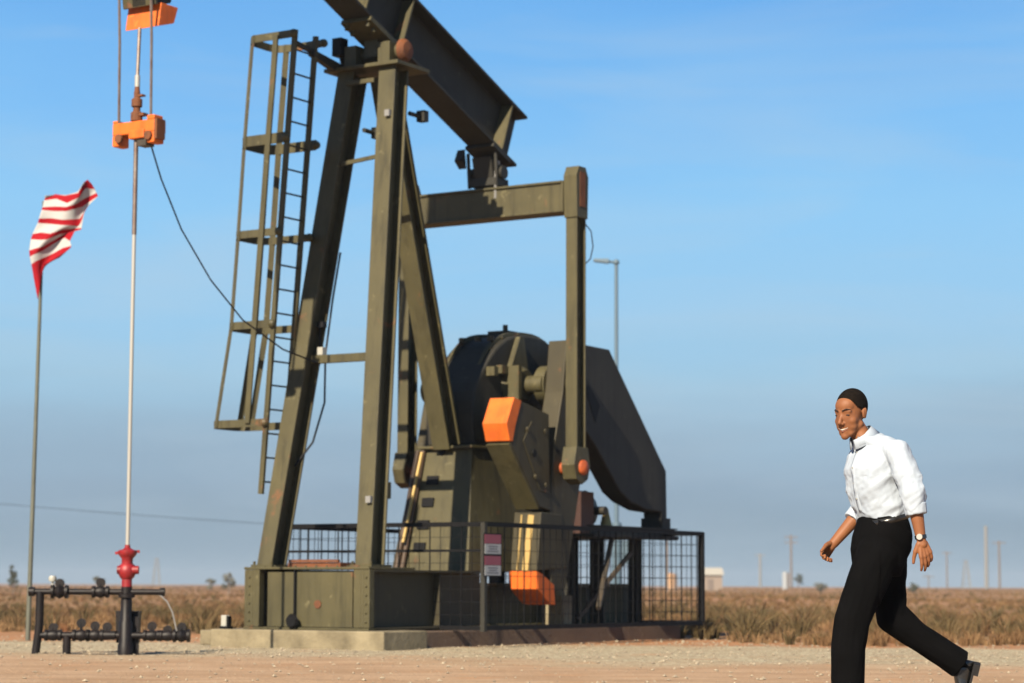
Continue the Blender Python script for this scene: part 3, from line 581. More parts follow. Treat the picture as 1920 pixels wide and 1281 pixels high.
m = MB(pj); m.box((7.76, .58, .22), (7.98, .86, .62)); m.lathe((7.87, .72, .62), [(.08, 0), (.08, .06), (0, .1)], 10); m.build('pedestal_stub', M['concrete'], base)
m = MB(pj); m.beam((8.1, 1.2, .45), (9.0, .9, 1.42), .06, .06); m.beam((8.05, .9, .3), (8.9, 1.25, 1.2), .05, .05); m.build('brake_lever', M['grease'], plt)

# ---- ladder and cage
def lad(z):  # front rail (s, t) at height z
    k = (z - 2.0) / 5.5; return 3.40 - .10 * k, -.84 + .49 * k
lds = empty('ladder', (0, 0, 0), None, None); lds.parent = PJ
for off in (0.0, 0.42):
    m = MB(pj); a = lad(1.85); c = lad(7.55); m.beam((a[0] + off, a[1], 1.85), (c[0] + off, c[1], 7.55), .065, .04, (1, 0, 0)); m.build('rail', [ol], lds)
z = 2.0
while z < 7.35:
    a = lad(z); m = MB(pj); m.tube((a[0] + .02, a[1], z), (a[0] + .40, a[1], z), .012, n=6); m.build('rung', M['olive_shade_dark'], lds); z += 0.295
for z in (5.05, 3.9, 2.75):
    a = lad(z); l_ = legpt(z); m = MB(pj); m.beam((a[0] + .42, a[1] + .01, z), (l_[0] + .02, l_[1] - .10, z), .05, .05); m.build('standoff', [ol], lds)
m = MB(pj); a = lad(7.35); m.beam((a[0] + .35, a[1], 7.33), (4.40, -.50, 7.25), .08, .07); m.beam((a[0] - .02, a[1], 7.40), (4.4, -.44, 7.30), .05, .05); m.build('standoff', [M['olive_shade_dark']], lds)
cage = empty('safety_cage', (0, 0, 0), None, None); cage.parent = PJ
hz = [7.50, 6.22, 5.06, 3.93, 2.72]; hd = [.74, .75, .74, .74, .87]
def hoop(z, d):
    a = lad(z); s0, t0 = a[0] - .03, a[1]; pts = [(s0, t0)]
    for k in range(9):
        th = math.pi / 2 * k / 8
    wdt = .62; r = .16
    pts += [(s0, t0 - d + r)]
    for k in range(1, 6): th = math.pi / 2 * k / 5; pts.append((s0 + r - r * math.cos(th), t0 - d + r - r * math.sin(th)))
    pts.append((s0 + wdt - r, t0 - d))
    for k in range(1, 6): th = math.pi / 2 * k / 5; pts.append((s0 + wdt - r + r * math.sin(th), t0 - d + r - r * math.cos(th)))
    pts.append((s0 + wdt, t0)); return pts
H = [hoop(z, d) for z, d in zip(hz, hd)]
for pts, z in zip(H, hz):
    m = MB(pj)
    for p, q in zip(pts[:-1], pts[1:]): m.beam((p[0], p[1], z), (q[0], q[1], z), .016, .13 if z == hz[1] else .095)
    for p in (pts[0], pts[-1]): m.ball((p[0], p[1], z), .055, 8, 6)
    m.build('hoop', [ol], cage)
for idx in (2, 5, 9, 12):
    for off in (0,):
        m = MB(pj)
        for k in range(4):
            p, q = H[k][idx], H[k + 1][idx]; c_ = (H[k][0][0] + .31, H[k][0][1] - .33)
            m.beam((p[0], p[1], hz[k] + .05 * (k == 0)), (q[0], q[1], hz[k + 1] - .03 * (k == 3)), .075, .02, (c_[0] - p[0], c_[1] - p[1], 0))
        m.build('strip', [ol], cage)
m = MB(pj)
for k in range(4):
    p, q = H[k][0], H[k + 1][0]; m.beam((p[0] - .03, p[1] - .25, hz[k]), (q[0] - .03, q[1] - .25, hz[k + 1]), .02, .075, (0, 1, 0))
m.build('strip', [ol], cage)

# ================================================================== GUARD FENCES (each welded panel a thing)
FZ0, FZ1 = .235, 1.49; TF = 1.58
def fpanel(p0, p1, label, posts=(0, 1), midrail=False):
    e = empty('mesh_guard_panel', pj(((p0[0] + p1[0]) / 2, (p0[1] + p1[1]) / 2, FZ0)), label, 'guard fence', 'guard fence panels round the pump jack')
    P0 = Vector((*p0, 0)); P1 = Vector((*p1, 0)); L_ = (P1 - P0).length; d = (P1 - P0) / L_
    m = MB(pj)
    m.beam(P0 + Vector((0, 0, FZ1)), P1 + Vector((0, 0, FZ1)), .05, .055); m.build('rail', M['black'], e); m = MB(pj); m.beam(P0 + Vector((0, 0, FZ0)), P1 + Vector((0, 0, FZ0)), .05, .055)
    if midrail: m.build('rail', M['black'], e); m = MB(pj); m.beam(P0 + Vector((0, 0, FZ1 - .32)), P1 + Vector((0, 0, FZ1 - .32)), .035, .03)
    m.build('rail', M['black'], e)
    for k in posts:
        q = P0.lerp(P1, k); m = MB(pj); m.beam(q + Vector((0, 0, FZ0 - .04)), q + Vector((0, 0, FZ1 + .02)), .06, .06, (1, 0, 0)); m.build('post', M['black'] if k else M['olive_shade_dark'], e)
    m = MB(pj); n = int(L_ / .152)
    for k in range(1, n): q = P0 + d * (k * L_ / n); r = .006 if k % 3 == 0 else .003; m.beam(q + Vector((0, 0, FZ0)), q + Vector((0, 0, FZ1)), r * 2, r * 2, (1, 0, 0))
    nz_ = 8
    for k in range(1, nz_): z = FZ0 + (FZ1 - FZ0) * k / nz_; m.beam(P0 + Vector((0, 0, z)), P1 + Vector((0, 0, z)), .006, .006)
    m.build('wire_mesh', M['black'], e)
    return e
fpanel((4.70, -1.56), (4.70, TF - .04), 'black wire mesh guard panel crossing in front of the gearbox pedestal', (0,), True)
fpanel((4.66, TF), (10.38, TF), 'long black wire mesh guard panel on the near side with two stickers', (0, 1))
fpanel((4.74, -1.60), (10.38, -1.60), 'black wire mesh guard panel on the hidden far side of the pump jack', (0, 1))
fpanel((10.42, -1.56), (10.42, TF - .04), 'black wire mesh guard panel closing the rear end behind the motor', (0, 1))
# stickers
sg_ = empty('warning_sign', pj((5.0, TF + .03, .9)), 'two faded red and white warning stickers on a board on the black guard mesh', 'sign')
m = MB(pj); s0 = ST(908, 1045, TF + .03)[0]; s1 = ST(938, 1045, TF + .03)[0]
m.box((s0 - .02, TF + .028, .86), (s1 + .02, TF + .036, 1.38)); m.build('board', M['black'], sg_)
for zz in (1.13, .87):
    m = MB(pj); m.box((s0, TF + .0365, zz + .125), (s1, TF + .040, zz + .235)); m.build('red_band', M['sign_red'], sg_)
    m = MB(pj); m.box((s0, TF + .0365, zz), (s1, TF + .040, zz + .12)); m.build('white_band', M['sign_white'], sg_)
    m = MB(pj); w_ = s1 - s0
    for k, (a, c) in enumerate(((.15, .85), (.25, .75), (.2, .8))): m.box((s0 + w_ * a, TF + .0402, zz + .025 + k * .03), (s0 + w_ * c, TF + .0412, zz + .037 + k * .03))
    m.build('faded_print', M['sign_ink'], sg_)
# box beside the foundation
bx = empty('ground_box', pj((3.1, -1.34, .2)), 'small white ground box with a dark side beside the left end of the concrete', 'box')
m = MB(pj); m.box((3.06, -1.17, .225), (3.14, -1.09, .38)); m.build('housing', M['white'], bx, bevel=.01)
m = MB(pj); m.box((3.05, -1.18, .217), (3.15, -1.05, .25)); m.box((3.07, -1.088, .252), (3.13, -1.06, .37)); m.build('bracket', M['black'], bx)

# ================================================================== WELLHEAD
WH = empty('wellhead', pj((rs, rt, 0)), 'dark oily wellhead with bright red stuffing box under the polished rod', 'wellhead')
def rel(p): return pj((rs, rt, 0)) + Vector(p)           # axes: x along the picture, y away
m = MB(rel); m.lathe((0, 0, 0), [(.055, .72), (.055, .80), (.075, .82), (.095, .86), (.10, .90), (.085, .95), (.06, .97), (.06, 1.02), (.085, 1.05), (.10, 1.07), (.10, 1.11), (.06, 1.12), (.03, 1.14), (.03, 1.17)], 24)
m.beam((-.13, -.02, 1.08), (.13, .02, 1.10), .04, .03)
m.tube((-.1, -.03, .90), (.13, -.03, .90), .045, n=12); m.build('stuffing_box', M['red'], WH, smooth=True)
m = MB(rel); m.lathe((0, 0, 0), [(.085, -.05), (.085, .10), (.075, .12), (.075, .34), (.06, .36), (.06, .72)], 20); m.lathe((.0, 0, .0), [(.07, .60), (.09, .605), (.09, .64), (.07, .65)], 16); m.build('casing', M['pipe'], WH, smooth=True)
m = MB(rel); m.prism([(-.12, .1, .12), (.12, .1, .12), (.13, .1, .46), (-.13, .1, .46)], (0, .12, 0)); m.prism([(.06, .05, -.03), (.13, .05, -.03), (.13, .05, .40), (.06, .05, .40)], (0, .04, 0)); m.build('casing_clamp', M['pipe'], WH)
zU = .665; zL = .20
m = MB(rel); m.tube((-1.02, 0, zU), (.38, 0, zU - .0), .032, n=12); m.pipe([(-.93, 0, zU), (-.93, 0, .3), (-.97, 0, -.05)], .045, 12)
m.tube((-.93, 0, zL), (.66, 0, zL), .036, n=12); m.tube((-.63, 0, zL), (-.63, 0, -.05), .045, n=12)
m.build('flow_line', M['pipe'], WH, smooth=True)
def valve(x, z, r, hgt):
    v_ = MB(rel); v_.lathe((x, 0, z), [(.04, -.09), (r, -.09), (r, -.06), (.05, -.05), (r * 1.05, 0), (.05, .05), (r, .06), (r, .09), (.04, .09)], 14, 's')
    v_.tube((x, 0, z), (x, 0, z + hgt), .018, n=8); v_.tube((x, -.015, z + hgt), (x, .015, z + hgt), .05, n=12); v_.build('valve', M['pipe'], WH, smooth=True)
for x, z, r, h_ in ((-.72, zU, .075, .09), (-.28, zU, .065, .10), (-.78, zL, .06, .08), (-.48, zL, .065, .13), (-.33, zL, .065, .10), (-.2, zL, .05, .09), (.28, zL, .06, .10), (.45, zL, .06, .06), (.60, zL, .07, .09)): valve(x, z, r, h_)
m = MB(rel); m.tube((-.80, 0, zU + .03), (-.80, 0, zU + .12), .012, n=6); m.lathe((-.80, 0, zU + .14), [(0, -.03), (.035, -.03), (.045, 0), (.035, .03), (0, .03)], 12); m.build('pressure_gauge', M['white'], WH, smooth=True)
m = MB(rel); m.pipe([(.36, -.02, zU - .03), (.44, -.02, zU - .10), (.50, -.02, .45), (.55, -.02, .25)], .008, 6); m.build('hose', M['pale'], WH)
m = MB(rel); m.tube((-1.05, 0, zU), (-.99, 0, zU), .05, n=12); m.build('end_cap', M['pipe'], WH, smooth=True); m = MB(rel); m.tube((.36, 0, zU), (.41, 0, zU), .045, n=12); m.build('end_cap', M['pipe'], WH, smooth=True)

# ================================================================== FLAG POLE + FLAG
FY = 31.2
fb = ground(52, 1200); fb = Vector((fb.x, FY, 0)); ftop = atY(82, 384, FY)
fp = empty('flagpole', fb, 'tall thin grey flagpole left of the wellhead', 'flagpole')
m = MB(); bot = atY(52, 1200, FY); x_ = bot.x
m.tube((x_, FY, -.03), (ftop.x, FY, ftop.z + .02), .034, .02, 14); m.build('pole', M['pole'], fp, smooth=True)
m = MB(); m.ball((ftop.x, FY, ftop.z + .03), .024); m.build('finial', M['pole'], fp, smooth=True)
def flag():
    # stripe boundary lines in the order top -> bottom; each a polyline of pixel points, hoist side first
    Ls = [
     [(84, 367), (104, 365), (126, 366), (146, 360), (156, 343), (164, 337)],
     [(84, 372), (104, 366), (122, 369), (146, 364), (155, 348), (172, 345)],
     [(83, 376), (106, 372), (126, 380), (148, 369), (160, 352), (178, 355)],
     [(80, 389), (104, 389), (124, 390), (142, 384), (158, 374), (181, 362)],
     [(78, 394), (104, 395), (124, 395), (142, 390), (156, 386), (184, 368)],
     [(73, 410), (96, 411), (116, 414), (136, 413), (150, 412), (165, 386)],
     [(71, 418), (96, 419), (116, 421), (136, 422), (151, 424), (158, 398)],
     [(61, 439), (78, 438), (94, 440), (118, 432), (140, 430), (153, 428)],
     [(58, 449), (76, 449), (88, 448), (112, 438), (138, 434), (152, 431)],
     [(55, 470), (66, 468), (80, 464), (104, 450), (126, 438), (140, 434)],
     [(56, 482), (62, 477), (78, 470), (104, 454), (122, 445), (131, 452)],
     [(59, 496), (66, 492), (80, 486), (100, 477), (118, 467), (134, 461)],
     [(64, 525), (70, 512), (76, 500), (92, 490), (112, 482), (132, 465)],
     [(71, 562), (74, 545), (77, 525), (80, 505), (84, 496), (92, 492)]]
    Vv, Fc, mi = [], [], []; sub = 4; nr = (len(Ls) - 1) * sub + 1; ncs = 31
    A = np.array(Ls, float)
    for k in range(1, 12, 2): c_ = (A[k, :, 1] + A[k + 1, :, 1]) / 2; hf_ = (A[k + 1, :, 1] - A[k, :, 1]) / 2; A[k, 1:-1, 1] -= 1.6; A[k + 1, 1:-1, 1] += 1.2
    pts = None; pts = np.zeros((nr, ncs, 2))
    tt = np.linspace(0, 5, ncs)
    dense = np.stack([np.stack([np.interp(tt, range(6), A[k, :, c]) for c in (0, 1)], 1) for k in range(len(Ls))])
    for c in range(ncs):
        for q in (0, 1): pts[:, c, q] = np.interp(np.linspace(0, len(Ls) - 1, nr), range(len(Ls)), dense[:, c, q])
    for i in range(nr):
        for j in range(ncs):
            w = j / (ncs - 1); rr = i / (nr - 1)
            dy = -.05 + .08 * math.sin(w * 7.5 + rr * 4.0) * (0.3 + w) + .025 * math.sin(rr * 14 + w * 5)
            Vv.append(atY(pts[i, j, 0], pts[i, j, 1], FY - .02 + dy * .9 - .05) - Vector((x_, FY, 0)))
    for i in range(nr - 1):
        for j in range(ncs - 1): Fc.append((i * ncs + j, i * ncs + j + 1, (i + 1) * ncs + j + 1, (i + 1) * ncs + j)); mi.append(0 if (i < sub and j > ncs * .8) or i >= 12 * sub or (i >= 11.4 * sub and j > ncs * .22) else 1 - (i // sub) % 2)
    me = bpy.data.meshes.new('flag'); me.from_pydata(Vv, [], Fc)
    def cloth(nm, c):
        mm = mat(nm, c, .8, spec=.2); bb = mm.node_tree.nodes['Principled BSDF']
        tr = mm.node_tree.nodes.new('ShaderNodeBsdfTranslucent'); tr.inputs[0].default_value = (*c, 1)
        mx = mm.node_tree.nodes.new('ShaderNodeMixShader'); mx.inputs[0].default_value = .35
        o_ = mm.node_tree.nodes['Material Output']; mm.node_tree.links.new(bb.outputs[0], mx.inputs[1]); mm.node_tree.links.new(tr.outputs[0], mx.inputs[2]); mm.node_tree.links.new(mx.outputs[0], o_.inputs[0]); return mm
    me.materials.append(cloth('red_cloth', (.36, .008, .018))); me.materials.append(cloth('white_cloth', (.50, .50, .50)))
    me.polygons.foreach_set('material_index', mi); me.polygons.foreach_set('use_smooth', [True] * len(mi))
    o = bpy.data.objects.new('flag', me); COL.objects.link(o); o.location = (x_, FY, 0)
    tag(o, 'red and white striped flag curling in the wind on the flagpole', 'flag')
    sm = o.modifiers.new('s', 'SOLIDIFY'); sm.thickness = .003
flag()

# ================================================================== LAMP POST
LY = 50.0
lb = atY(1156, 1165, LY); lp = empty('lamp_post', (lb.x, LY, 0), 'tall slim lamp post with one arm and a box, behind the belt guard', 'lamp post')
top = atY(1156, 492, LY); lx = lb.x
m = MB(); m.tube((lx, LY, -.1), (lx, LY, 2.1), .11, .11, 12); m.tube((lx, LY, 2.1), (lx, LY, top.z), .05, .04, 10); m.build('pole', M['lamp'], lp, smooth=True)
a = atY(1113, 488, LY); m = MB(); m.tube((lx, LY, top.z), (lx - .22, LY, top.z + .02), .03, n=8); m.ball((lx, LY, top.z), .07); m.build('arm', M['lamp'], lp, smooth=True)
m = MB(); m.prism([(lx - .16, LY - .09, top.z - .03), (a.x, LY - .06, a.z - .03), (a.x, LY - .06, a.z + .03), (lx - .16, LY - .09, top.z + .07)], (0, .16, 0)); m.build('lamp_head', M['lamp'], lp, bevel=.01)
m = MB(); p = atY(1166, 1058, LY - .15); q = atY(1190, 1014, LY - .15); m.box((p.x, LY - .2, p.z), (q.x, LY - .09, q.z)); m.build('meter_box', M['lamp'], lp, bevel=.01)

# ================================================================== DISTANT THINGS
def far_mat(n_, c): return mat(n_, c, .9)
def upole(px, ptop, D, r, label, arms=1, m_='wood', lean=0, base=1100):
    z0 = gz((px - 960) / F * D, D) - .3; tp = atY(px, ptop, D); x = tp.x
    e = empty('utility_pole', (x, D, z0 + .3), label, 'utility pole', 'poles along the horizon')
    m = MB(); m.tube((x, D, z0), (x, D, tp.z), r, r * .8, 8); m.build('pole', M[m_], e, smooth=True)
    for k in range(arms):
        za = tp.z - .5 - k * 1.0; m = MB(); m.box((x - 1.2, D - .08, za), (x + 1.2, D + .08, za + .14))
        for q in (-1.1, -.5, .5, 1.1): m.tube((x + q, D, za + .14), (x + q, D, za + .36), .05, n=6)
        m.build('crossarm', M[m_], e)
    return Vector((x, D, tp.z))
# utility poles
upole(1483, 1003, 420, .22, 'dark utility pole with crossarms left of the walking man, a white tank at its foot', 2)
upole(1425, 1038, 520, .30, 'pale utility pole midway between the guard fence and the dark two-arm pole', 1, 'pale')
upole(1775, 1034, 520, .20, 'utility pole just right of the man, nearest to his hand', 1)
upole(1848, 986, 430, .38, 'thick pale pole near the right edge of the view', 0, 'pale')
upole(1873, 1014, 430, .22, 'thin dark utility pole right of the thick pale pole', 1)
upole(1741, 1078, 500, .16, 'short utility pole below the man\'s left hand', 1)
def lattice(px, ptop, D, w0, label):
    tp = atY(px, ptop, D); z0 = gz(tp.x, D) - .3; e = empty('lattice_mast', (tp.x, D, z0), label, 'mast'); x = tp.x; h = tp.z - z0
    m = MB(); cs = [(-1, -1), (1, -1), (1, 1), (-1, 1)]
    for a, b1 in cs: m.beam((x + a * w0, D + b1 * w0, z0), (x + a * w0 * .25, D + b1 * w0 * .25, tp.z), .12, .12, (1, 0, 0))
    m.build('leg_frame', M['pale'], e); m = MB(); n = 6
    for k in range(n):
        f0 = 1 - .75 * k / n; f1 = 1 - .75 * (k + 1) / n; za = z0 + h * k / n; zb = z0 + h * (k + 1) / n
        for i in range(4):
            a, c = cs[i], cs[(i + 1) % 4]; m.beam((x + a[0] * w0 * f0, D + a[1] * w0 * f0, za), (x + c[0] * w0 * f1, D + c[1] * w0 * f1, zb), .07, .07, (1, 0, 0))
    m.build('bracing', M['pale'], e)
lattice(1811, 1050, 480, .9, 'small lattice mast between two poles on the right horizon')
lattice(294, 1046, 520, .9, 'faint lattice mast on the left horizon right of the polished rod')
# power line at left: two conductors between off-frame poles
pA = Vector((-60, 150, 8.5)); 
a = atY(-420, 905, 190); c = atY(1250, 1012, 240)
e = empty('power_line', (a.x, a.y, 0), 'thin overhead power line sagging across the left half of the sky', 'power line')
m = MB(); pts = [a.lerp(c, k / 20) for k in range(21)]
tgt = {0.252: 950, .53: 996}
for k, p in enumerate(pts): f = k / 20; p.z -= 4 * .9 * f * (1 - f)
m.pipe(pts, .022, 5); m.build('wire', M['cable'], e)
for p, nm in ((a, 'l'), (c, 'r')):
    m = MB(); m.tube((p.x, p.y, -1), (p.x, p.y, p.z + .4), .18, .13, 8); m.box((p.x - .1, p.y - 1.1, p.z - .12), (p.x + .1, p.y + 1.1, p.z)); m.build('support_pole', M['wood'], e)
# barn
D = 330; a = atY(1318, 1100, D); q = atY(1357, 1066, D)
e = empty('barn', ((a.x + q.x) / 2, D, gz(a.x, D)), 'small cream shed with a pale pitched roof right of the guard fence', 'shed'); z0 = gz(a.x, D) - .2
x0, x1 = a.x, q.x - .2; zt_ = q.z - .9
m = MB(); m.box((x0, D, z0), (x1, D + 5, zt_)); m.prism([(x0, D + .0, zt_), (x0, D + 5, zt_), (x0, D + 2.5, q.z - .1)], (x1 - x0, 0, 0)); m.build('wall', far_mat('cream_wall', (.20, .16, .13)), e)
m = MB(); m.prism([(x0 - .2, D - .3, zt_ - .05), (x0 - .2, D + 2.5, q.z), (x0 - .2, D + 2.5, q.z + .12), (x0 - .2, D - .3, zt_ + .07)], (x1 - x0 + .4, 0, 0)); m.prism([(x0 - .2, D + 5.3, zt_ - .05), (x0 - .2, D + 2.5, q.z), (x0 - .2, D + 2.5, q.z + .12), (x0 - .2, D + 5.3, zt_ + .07)], (x1 - x0 + .4, 0, 0)); m.build('roof', far_mat('white_roof', (.32, .30, .26)), e)
m = MB(); m.box((x0 + .7, D - .04, z0), (x0 + 1.5, D - .005, z0 + 1.9)); m.build('door', M['wood'], e)
# tanks
def tank(px, py0, py1, wpx, D, label, c):
    p = atY(px, py1, D); q = atY(px, py0, D); r = wpx / 2 / F * D; z0 = gz(p.x, D) - .2
    e = empty('storage_tank', (p.x, D, z0), label, 'tank')
    m = MB(); m.lathe((p.x, D, 0), [(r, z0), (r, q.z - r * .25), (r * .5, q.z - .05), (.1, q.z)], 18); m.build('shell', far_mat('tank_paint', c), e, smooth=True)
    m = MB(); m.beam((p.x + r + .1, D - .3, z0), (p.x + r + .1, D - .3, q.z - .2), .06, .3, (1, 0, 0)); m.build('ladder', M['wood'], e)
tank(1472, 1072, 1092, 10, 400, 'small white tank at the foot of the dark two-arm pole', (.27, .29, .31))
tank(1190, 1078, 1100, 14, 300, 'small pinkish tank seen through the guard mesh', (.30, .20, .16))
tank(1258, 1074, 1100, 16, 300, 'small brown tank seen through the guard mesh', (.35, .22, .13))
# bushes and trees on the horizon
def bush(px, ptop, wpx, D, label, mt, name='bush', trunk=True):
    tp = atY(px, ptop, D); z0 = gz(tp.x, D) - .1; h = tp.z - z0; w = wpx / F * D / 2; c0 = Vector((tp.x, D, z0))
    e = empty(name, c0, label, 'tree' if name == 'tree' else 'bush'); m = MB()
    m.tube(c0, c0 + Vector((0, 0, h * .55)), w * .10, w * .05, 7)
    for k in range(6):
        a_ = k * 1.05; m.tube(c0 + Vector((0, 0, h * (.25 + .04 * k))), c0 + Vector((math.cos(a_) * w * .6, math.sin(a_) * w * .6, h * (.6 + .03 * k))), w * .05, w * .015, 5)
    m.build('trunk', M['wood'], e)
    m = MB(); r_ = random.Random(int(px)); lf = max(.07, w * .10)
    for cl in range(16):
        a_ = r_.random() * 6.28; rr = w * .75 * r_.random() ** .5; cc = c0 + Vector((math.cos(a_) * rr, math.sin(a_) * rr, h * (.30 + .58 * r_.random() * (1 - .3 * rr / w))))
        cr = w * (.18 + .2 * r_.random())
        for q in range(40):
            d = Vector((r_.gauss(0, 1), r_.gauss(0, 1), r_.gauss(0, .8))).normalized() * cr * r_.random() ** .4; p = cc + d
            n1 = Vector((r_.gauss(0, 1), r_.gauss(0, 1), r_.gauss(0, 1))).normalized(); n2 = n1.orthogonal().normalized()
            m.add([p - n2 * lf, p + n1 * lf * .6, p + n2 * lf, p - n1 * lf * .6], [(0, 1, 2, 3)])
    m.build('crown', mt, e)
LEAF = mat('dark_leaf', (.035, .042, .024), .8, c2=(.085, .085, .045), scale=.8); LEAF2 = mat('grey_leaf', (.13, .12, .085), .8, c2=(.09, .09, .06), scale=.8)
bush(1497, 1072, 22, 380, 'dark rounded bush right of the white tank', LEAF)
bush(26, 1050, 26, 170, 'dark straggly tree at the far left edge of the horizon', LEAF, 'tree')
bush(185, 1078, 26, 260, 'low grey bush on the horizon between flagpole and wellhead', LEAF2)
bush(430, 1068, 34, 190, 'thin grey bush beside the left corner of the green base', LEAF2)
bush(395, 1082, 24, 240, 'low grey bush left of the thin grey bush near the green base', LEAF2)
bush(1538, 1090, 30, 260, 'low grey bush on the horizon below the man\'s right hand', LEAF2)
bush(1712, 1088, 26, 240, 'low dark bush on the horizon just right of the man\'s leg', LEAF)
bush(112, 1084, 22, 300, 'low grey bush just right of the flagpole', LEAF2)

# ================================================================== WALKING MAN
MY = 12.9
def mp(px, py, dy=0.0): return atY(px, py, MY + dy)
def vox(mb, name, mats, parent, voxel, smooth=3, disp=None):
    o = mb.build(name, mats, parent)
    r = o.modifiers.new('r', 'REMESH'); r.mode = 'VOXEL'; r.voxel_size = voxel; r.adaptivity = 0
    s = o.modifiers.new('s', 'SMOOTH'); s.factor = .5; s.iterations = smooth
    dg = bpy.context.evaluated_depsgraph_get(); dg.update()
    me = bpy.data.meshes.new_from_object(o.evaluated_get(dg)); o.modifiers.clear(); o.data = me
    if not me.materials: me.materials.append(mats if not isinstance(mats, list) else mats[0])
    if disp:
        off = wloc(parent)
        nr = [v.normal.copy() for v in me.vertices]
        for v, n_ in zip(me.vertices, nr): v.co += n_ * disp(v.co + off, n_)
    me.polygons.foreach_set('use_smooth', [True] * len(me.polygons)); me.update(); return o
def limb(m, p0, p1, r0, r1, n=16):
    p0 = Vector(p0); p1 = Vector(p1); m.tube(p0, p1, r0, r1, n); m.ball(p0, r0, n, 10); m.ball(p1, r1, n, 10)
def loft(m, secs, A, B, n=28, pw=2.3):
    vs = []
    for c, a, b in secs:
        for i in range(n):
            th = 2 * math.pi * i / n; ct, st_ = math.cos(th), math.sin(th)
            k = (abs(ct) ** pw + abs(st_) ** pw) ** (-1 / pw); vs.append(Vector(c) + A * (a * ct * k) + B * (b * st_ * k))
    k = len(secs); fs = [(i * n + j, i * n + (j + 1) % n, (i + 1) * n + (j + 1) % n, (i + 1) * n + j) for i in range(k - 1) for j in range(n)]
    fs += [tuple(range(n))[::-1], tuple(range((k - 1) * n, k * n))]; m.add(vs, fs)
def ell(m, c, ra, A, B, C_, n=18, q=12):
    t = MB(); t.ball((0, 0, 0), ra, n, q); m.add([Vector(c) + A * p[0] + B * p[1] + C_ * p[2] for p in t.v], t.fc)
SK = mat('skin', (.205, .080, .032), .6, c2=(.165, .062, .025), scale=14, spec=.35)
SH = mat('white_shirt', (.335, .385, .45), .85, c2=(.31, .36, .425), scale=5, spec=.2, bump=.08, bscale=60)
TR = mat('black_wool', (.0022, .0022, .0024), .95, c2=(.0036, .0036, .004), scale=6, spec=.04)
HR2 = mat('cropped_hair_edge', (.022, .012, .008), .95, spec=.05); LEA = mat('black_leather', (.012, .012, .012), .25, spec=.6); HR = mat('short_black_hair', (.0035, .003, .003), .95, c2=(.012, .009, .007), scale=90, spec=.05)
BL = Vector((.43, -.90, 0)).normalized(); BF = Vector((-.90, -.43, 0)).normalized(); ZZ = Vector((0, 0, 1))
man = empty('person', Vector((mp(1650, 1200).x, MY, 0)), 'walking man in a white rolled-sleeve shirt and black trousers, smiling, wearing a wrist watch', 'person')
# joints
shL, elL, wrL = mp(1684, 848, -.19), mp(1711, 922, -.26), mp(1727, 1011, -.27)
shR, elR, wrR = mp(1625, 850, .17), mp(1622, 950, .22), mp(1563, 1019, .17)
nk, hd0 = mp(1622, 828, 0), mp(1612, 792, -.01)
hipL, knL, anL = mp(1648, 1030, -.09), mp(1598, 1165, -.13), mp(1590, 1325, -.12)
hipR, knR, anR = mp(1664, 1030, .09), mp(1671, 1160, .10), mp(1797, 1243, .13)
# head frame
HFh = Vector((-.68, -.73, 0)).normalized(); HL = Vector((.73, -.68, 0)).normalized(); pt = R(10)
HU = ZZ * math.cos(pt) + HFh * math.sin(pt); HF = HFh * math.cos(pt) - ZZ * math.sin(pt)
HU = (HU + HL * .05).normalized()
HC = mp(1596, 775, 0); HS = 1.06
def hp(l, f, u): return HC + (HL * l + HF * f + HU * u) * HS
body = MB()
def E_(m, l, f, u, r): ell(m, hp(l, f, u), tuple(q * HS for q in r), HL, HF, HU)
E_(body, 0, -.012, .036, (.074, .096, .092)); E_(body, 0, .030, -.015, (.063, .067, .098)); E_(body, 0, .034, -.070, (.052, .056, .050)); E_(body, 0, .055, -.055, (.046, .040, .045))
E_(body, 0, .070, -.112, (.024, .023, .022)); E_(body, 0, .045, -.098, (.040, .042, .026)); E_(body, 0, .045, .045, (.058, .052, .05))
for q in (-1, 1):
    E_(body, q * .046, .002, -.066, (.018, .030, .030)); E_(body, q * .038, .053, -.034, (.028, .027, .028)); E_(body, q * .034, .046, -.062, (.028, .030, .030)); limb(body, hp(q * .026, .058, -.098), hp(q * .050, .0, -.058), .019, .022)
    E_(body, q * .077, -.008, -.008, (.007, .018, .029)); E_(body, q * .081, -.016, .004, (.006, .009, .022))
    E_(body, q * .013, .100, -.046, (.010, .011, .008)); limb(body, hp(q * .012, .088, .020), hp(q * .046, .074, .018), .011, .009)
    E_(body, q * .031, .0745, -.013, (.017, .010, .005)); E_(body, q * .031, .077, .004, (.017, .010, .005))
limb(body, hp(0, .086, .012), hp(0, .112, -.038), .008, .0125); limb(body, hp(-.022, .083, -.064), hp(.022, .083, -.064), .007, .007); limb(body, hp(0, .090, -.066), hp(0, .090, -.064), .008, .008)
limb(body, hp(-.018, .082, -.089), hp(.018, .082, -.089), .007, .007); limb(body, hp(0, .086, -.090), hp(0, .086, -.0901), .0075, .0075)
limb(body, nk, hp(0, -.018, -.060), .052, .053); limb(body, mp(1638, 848, 0), nk, .07, .056)
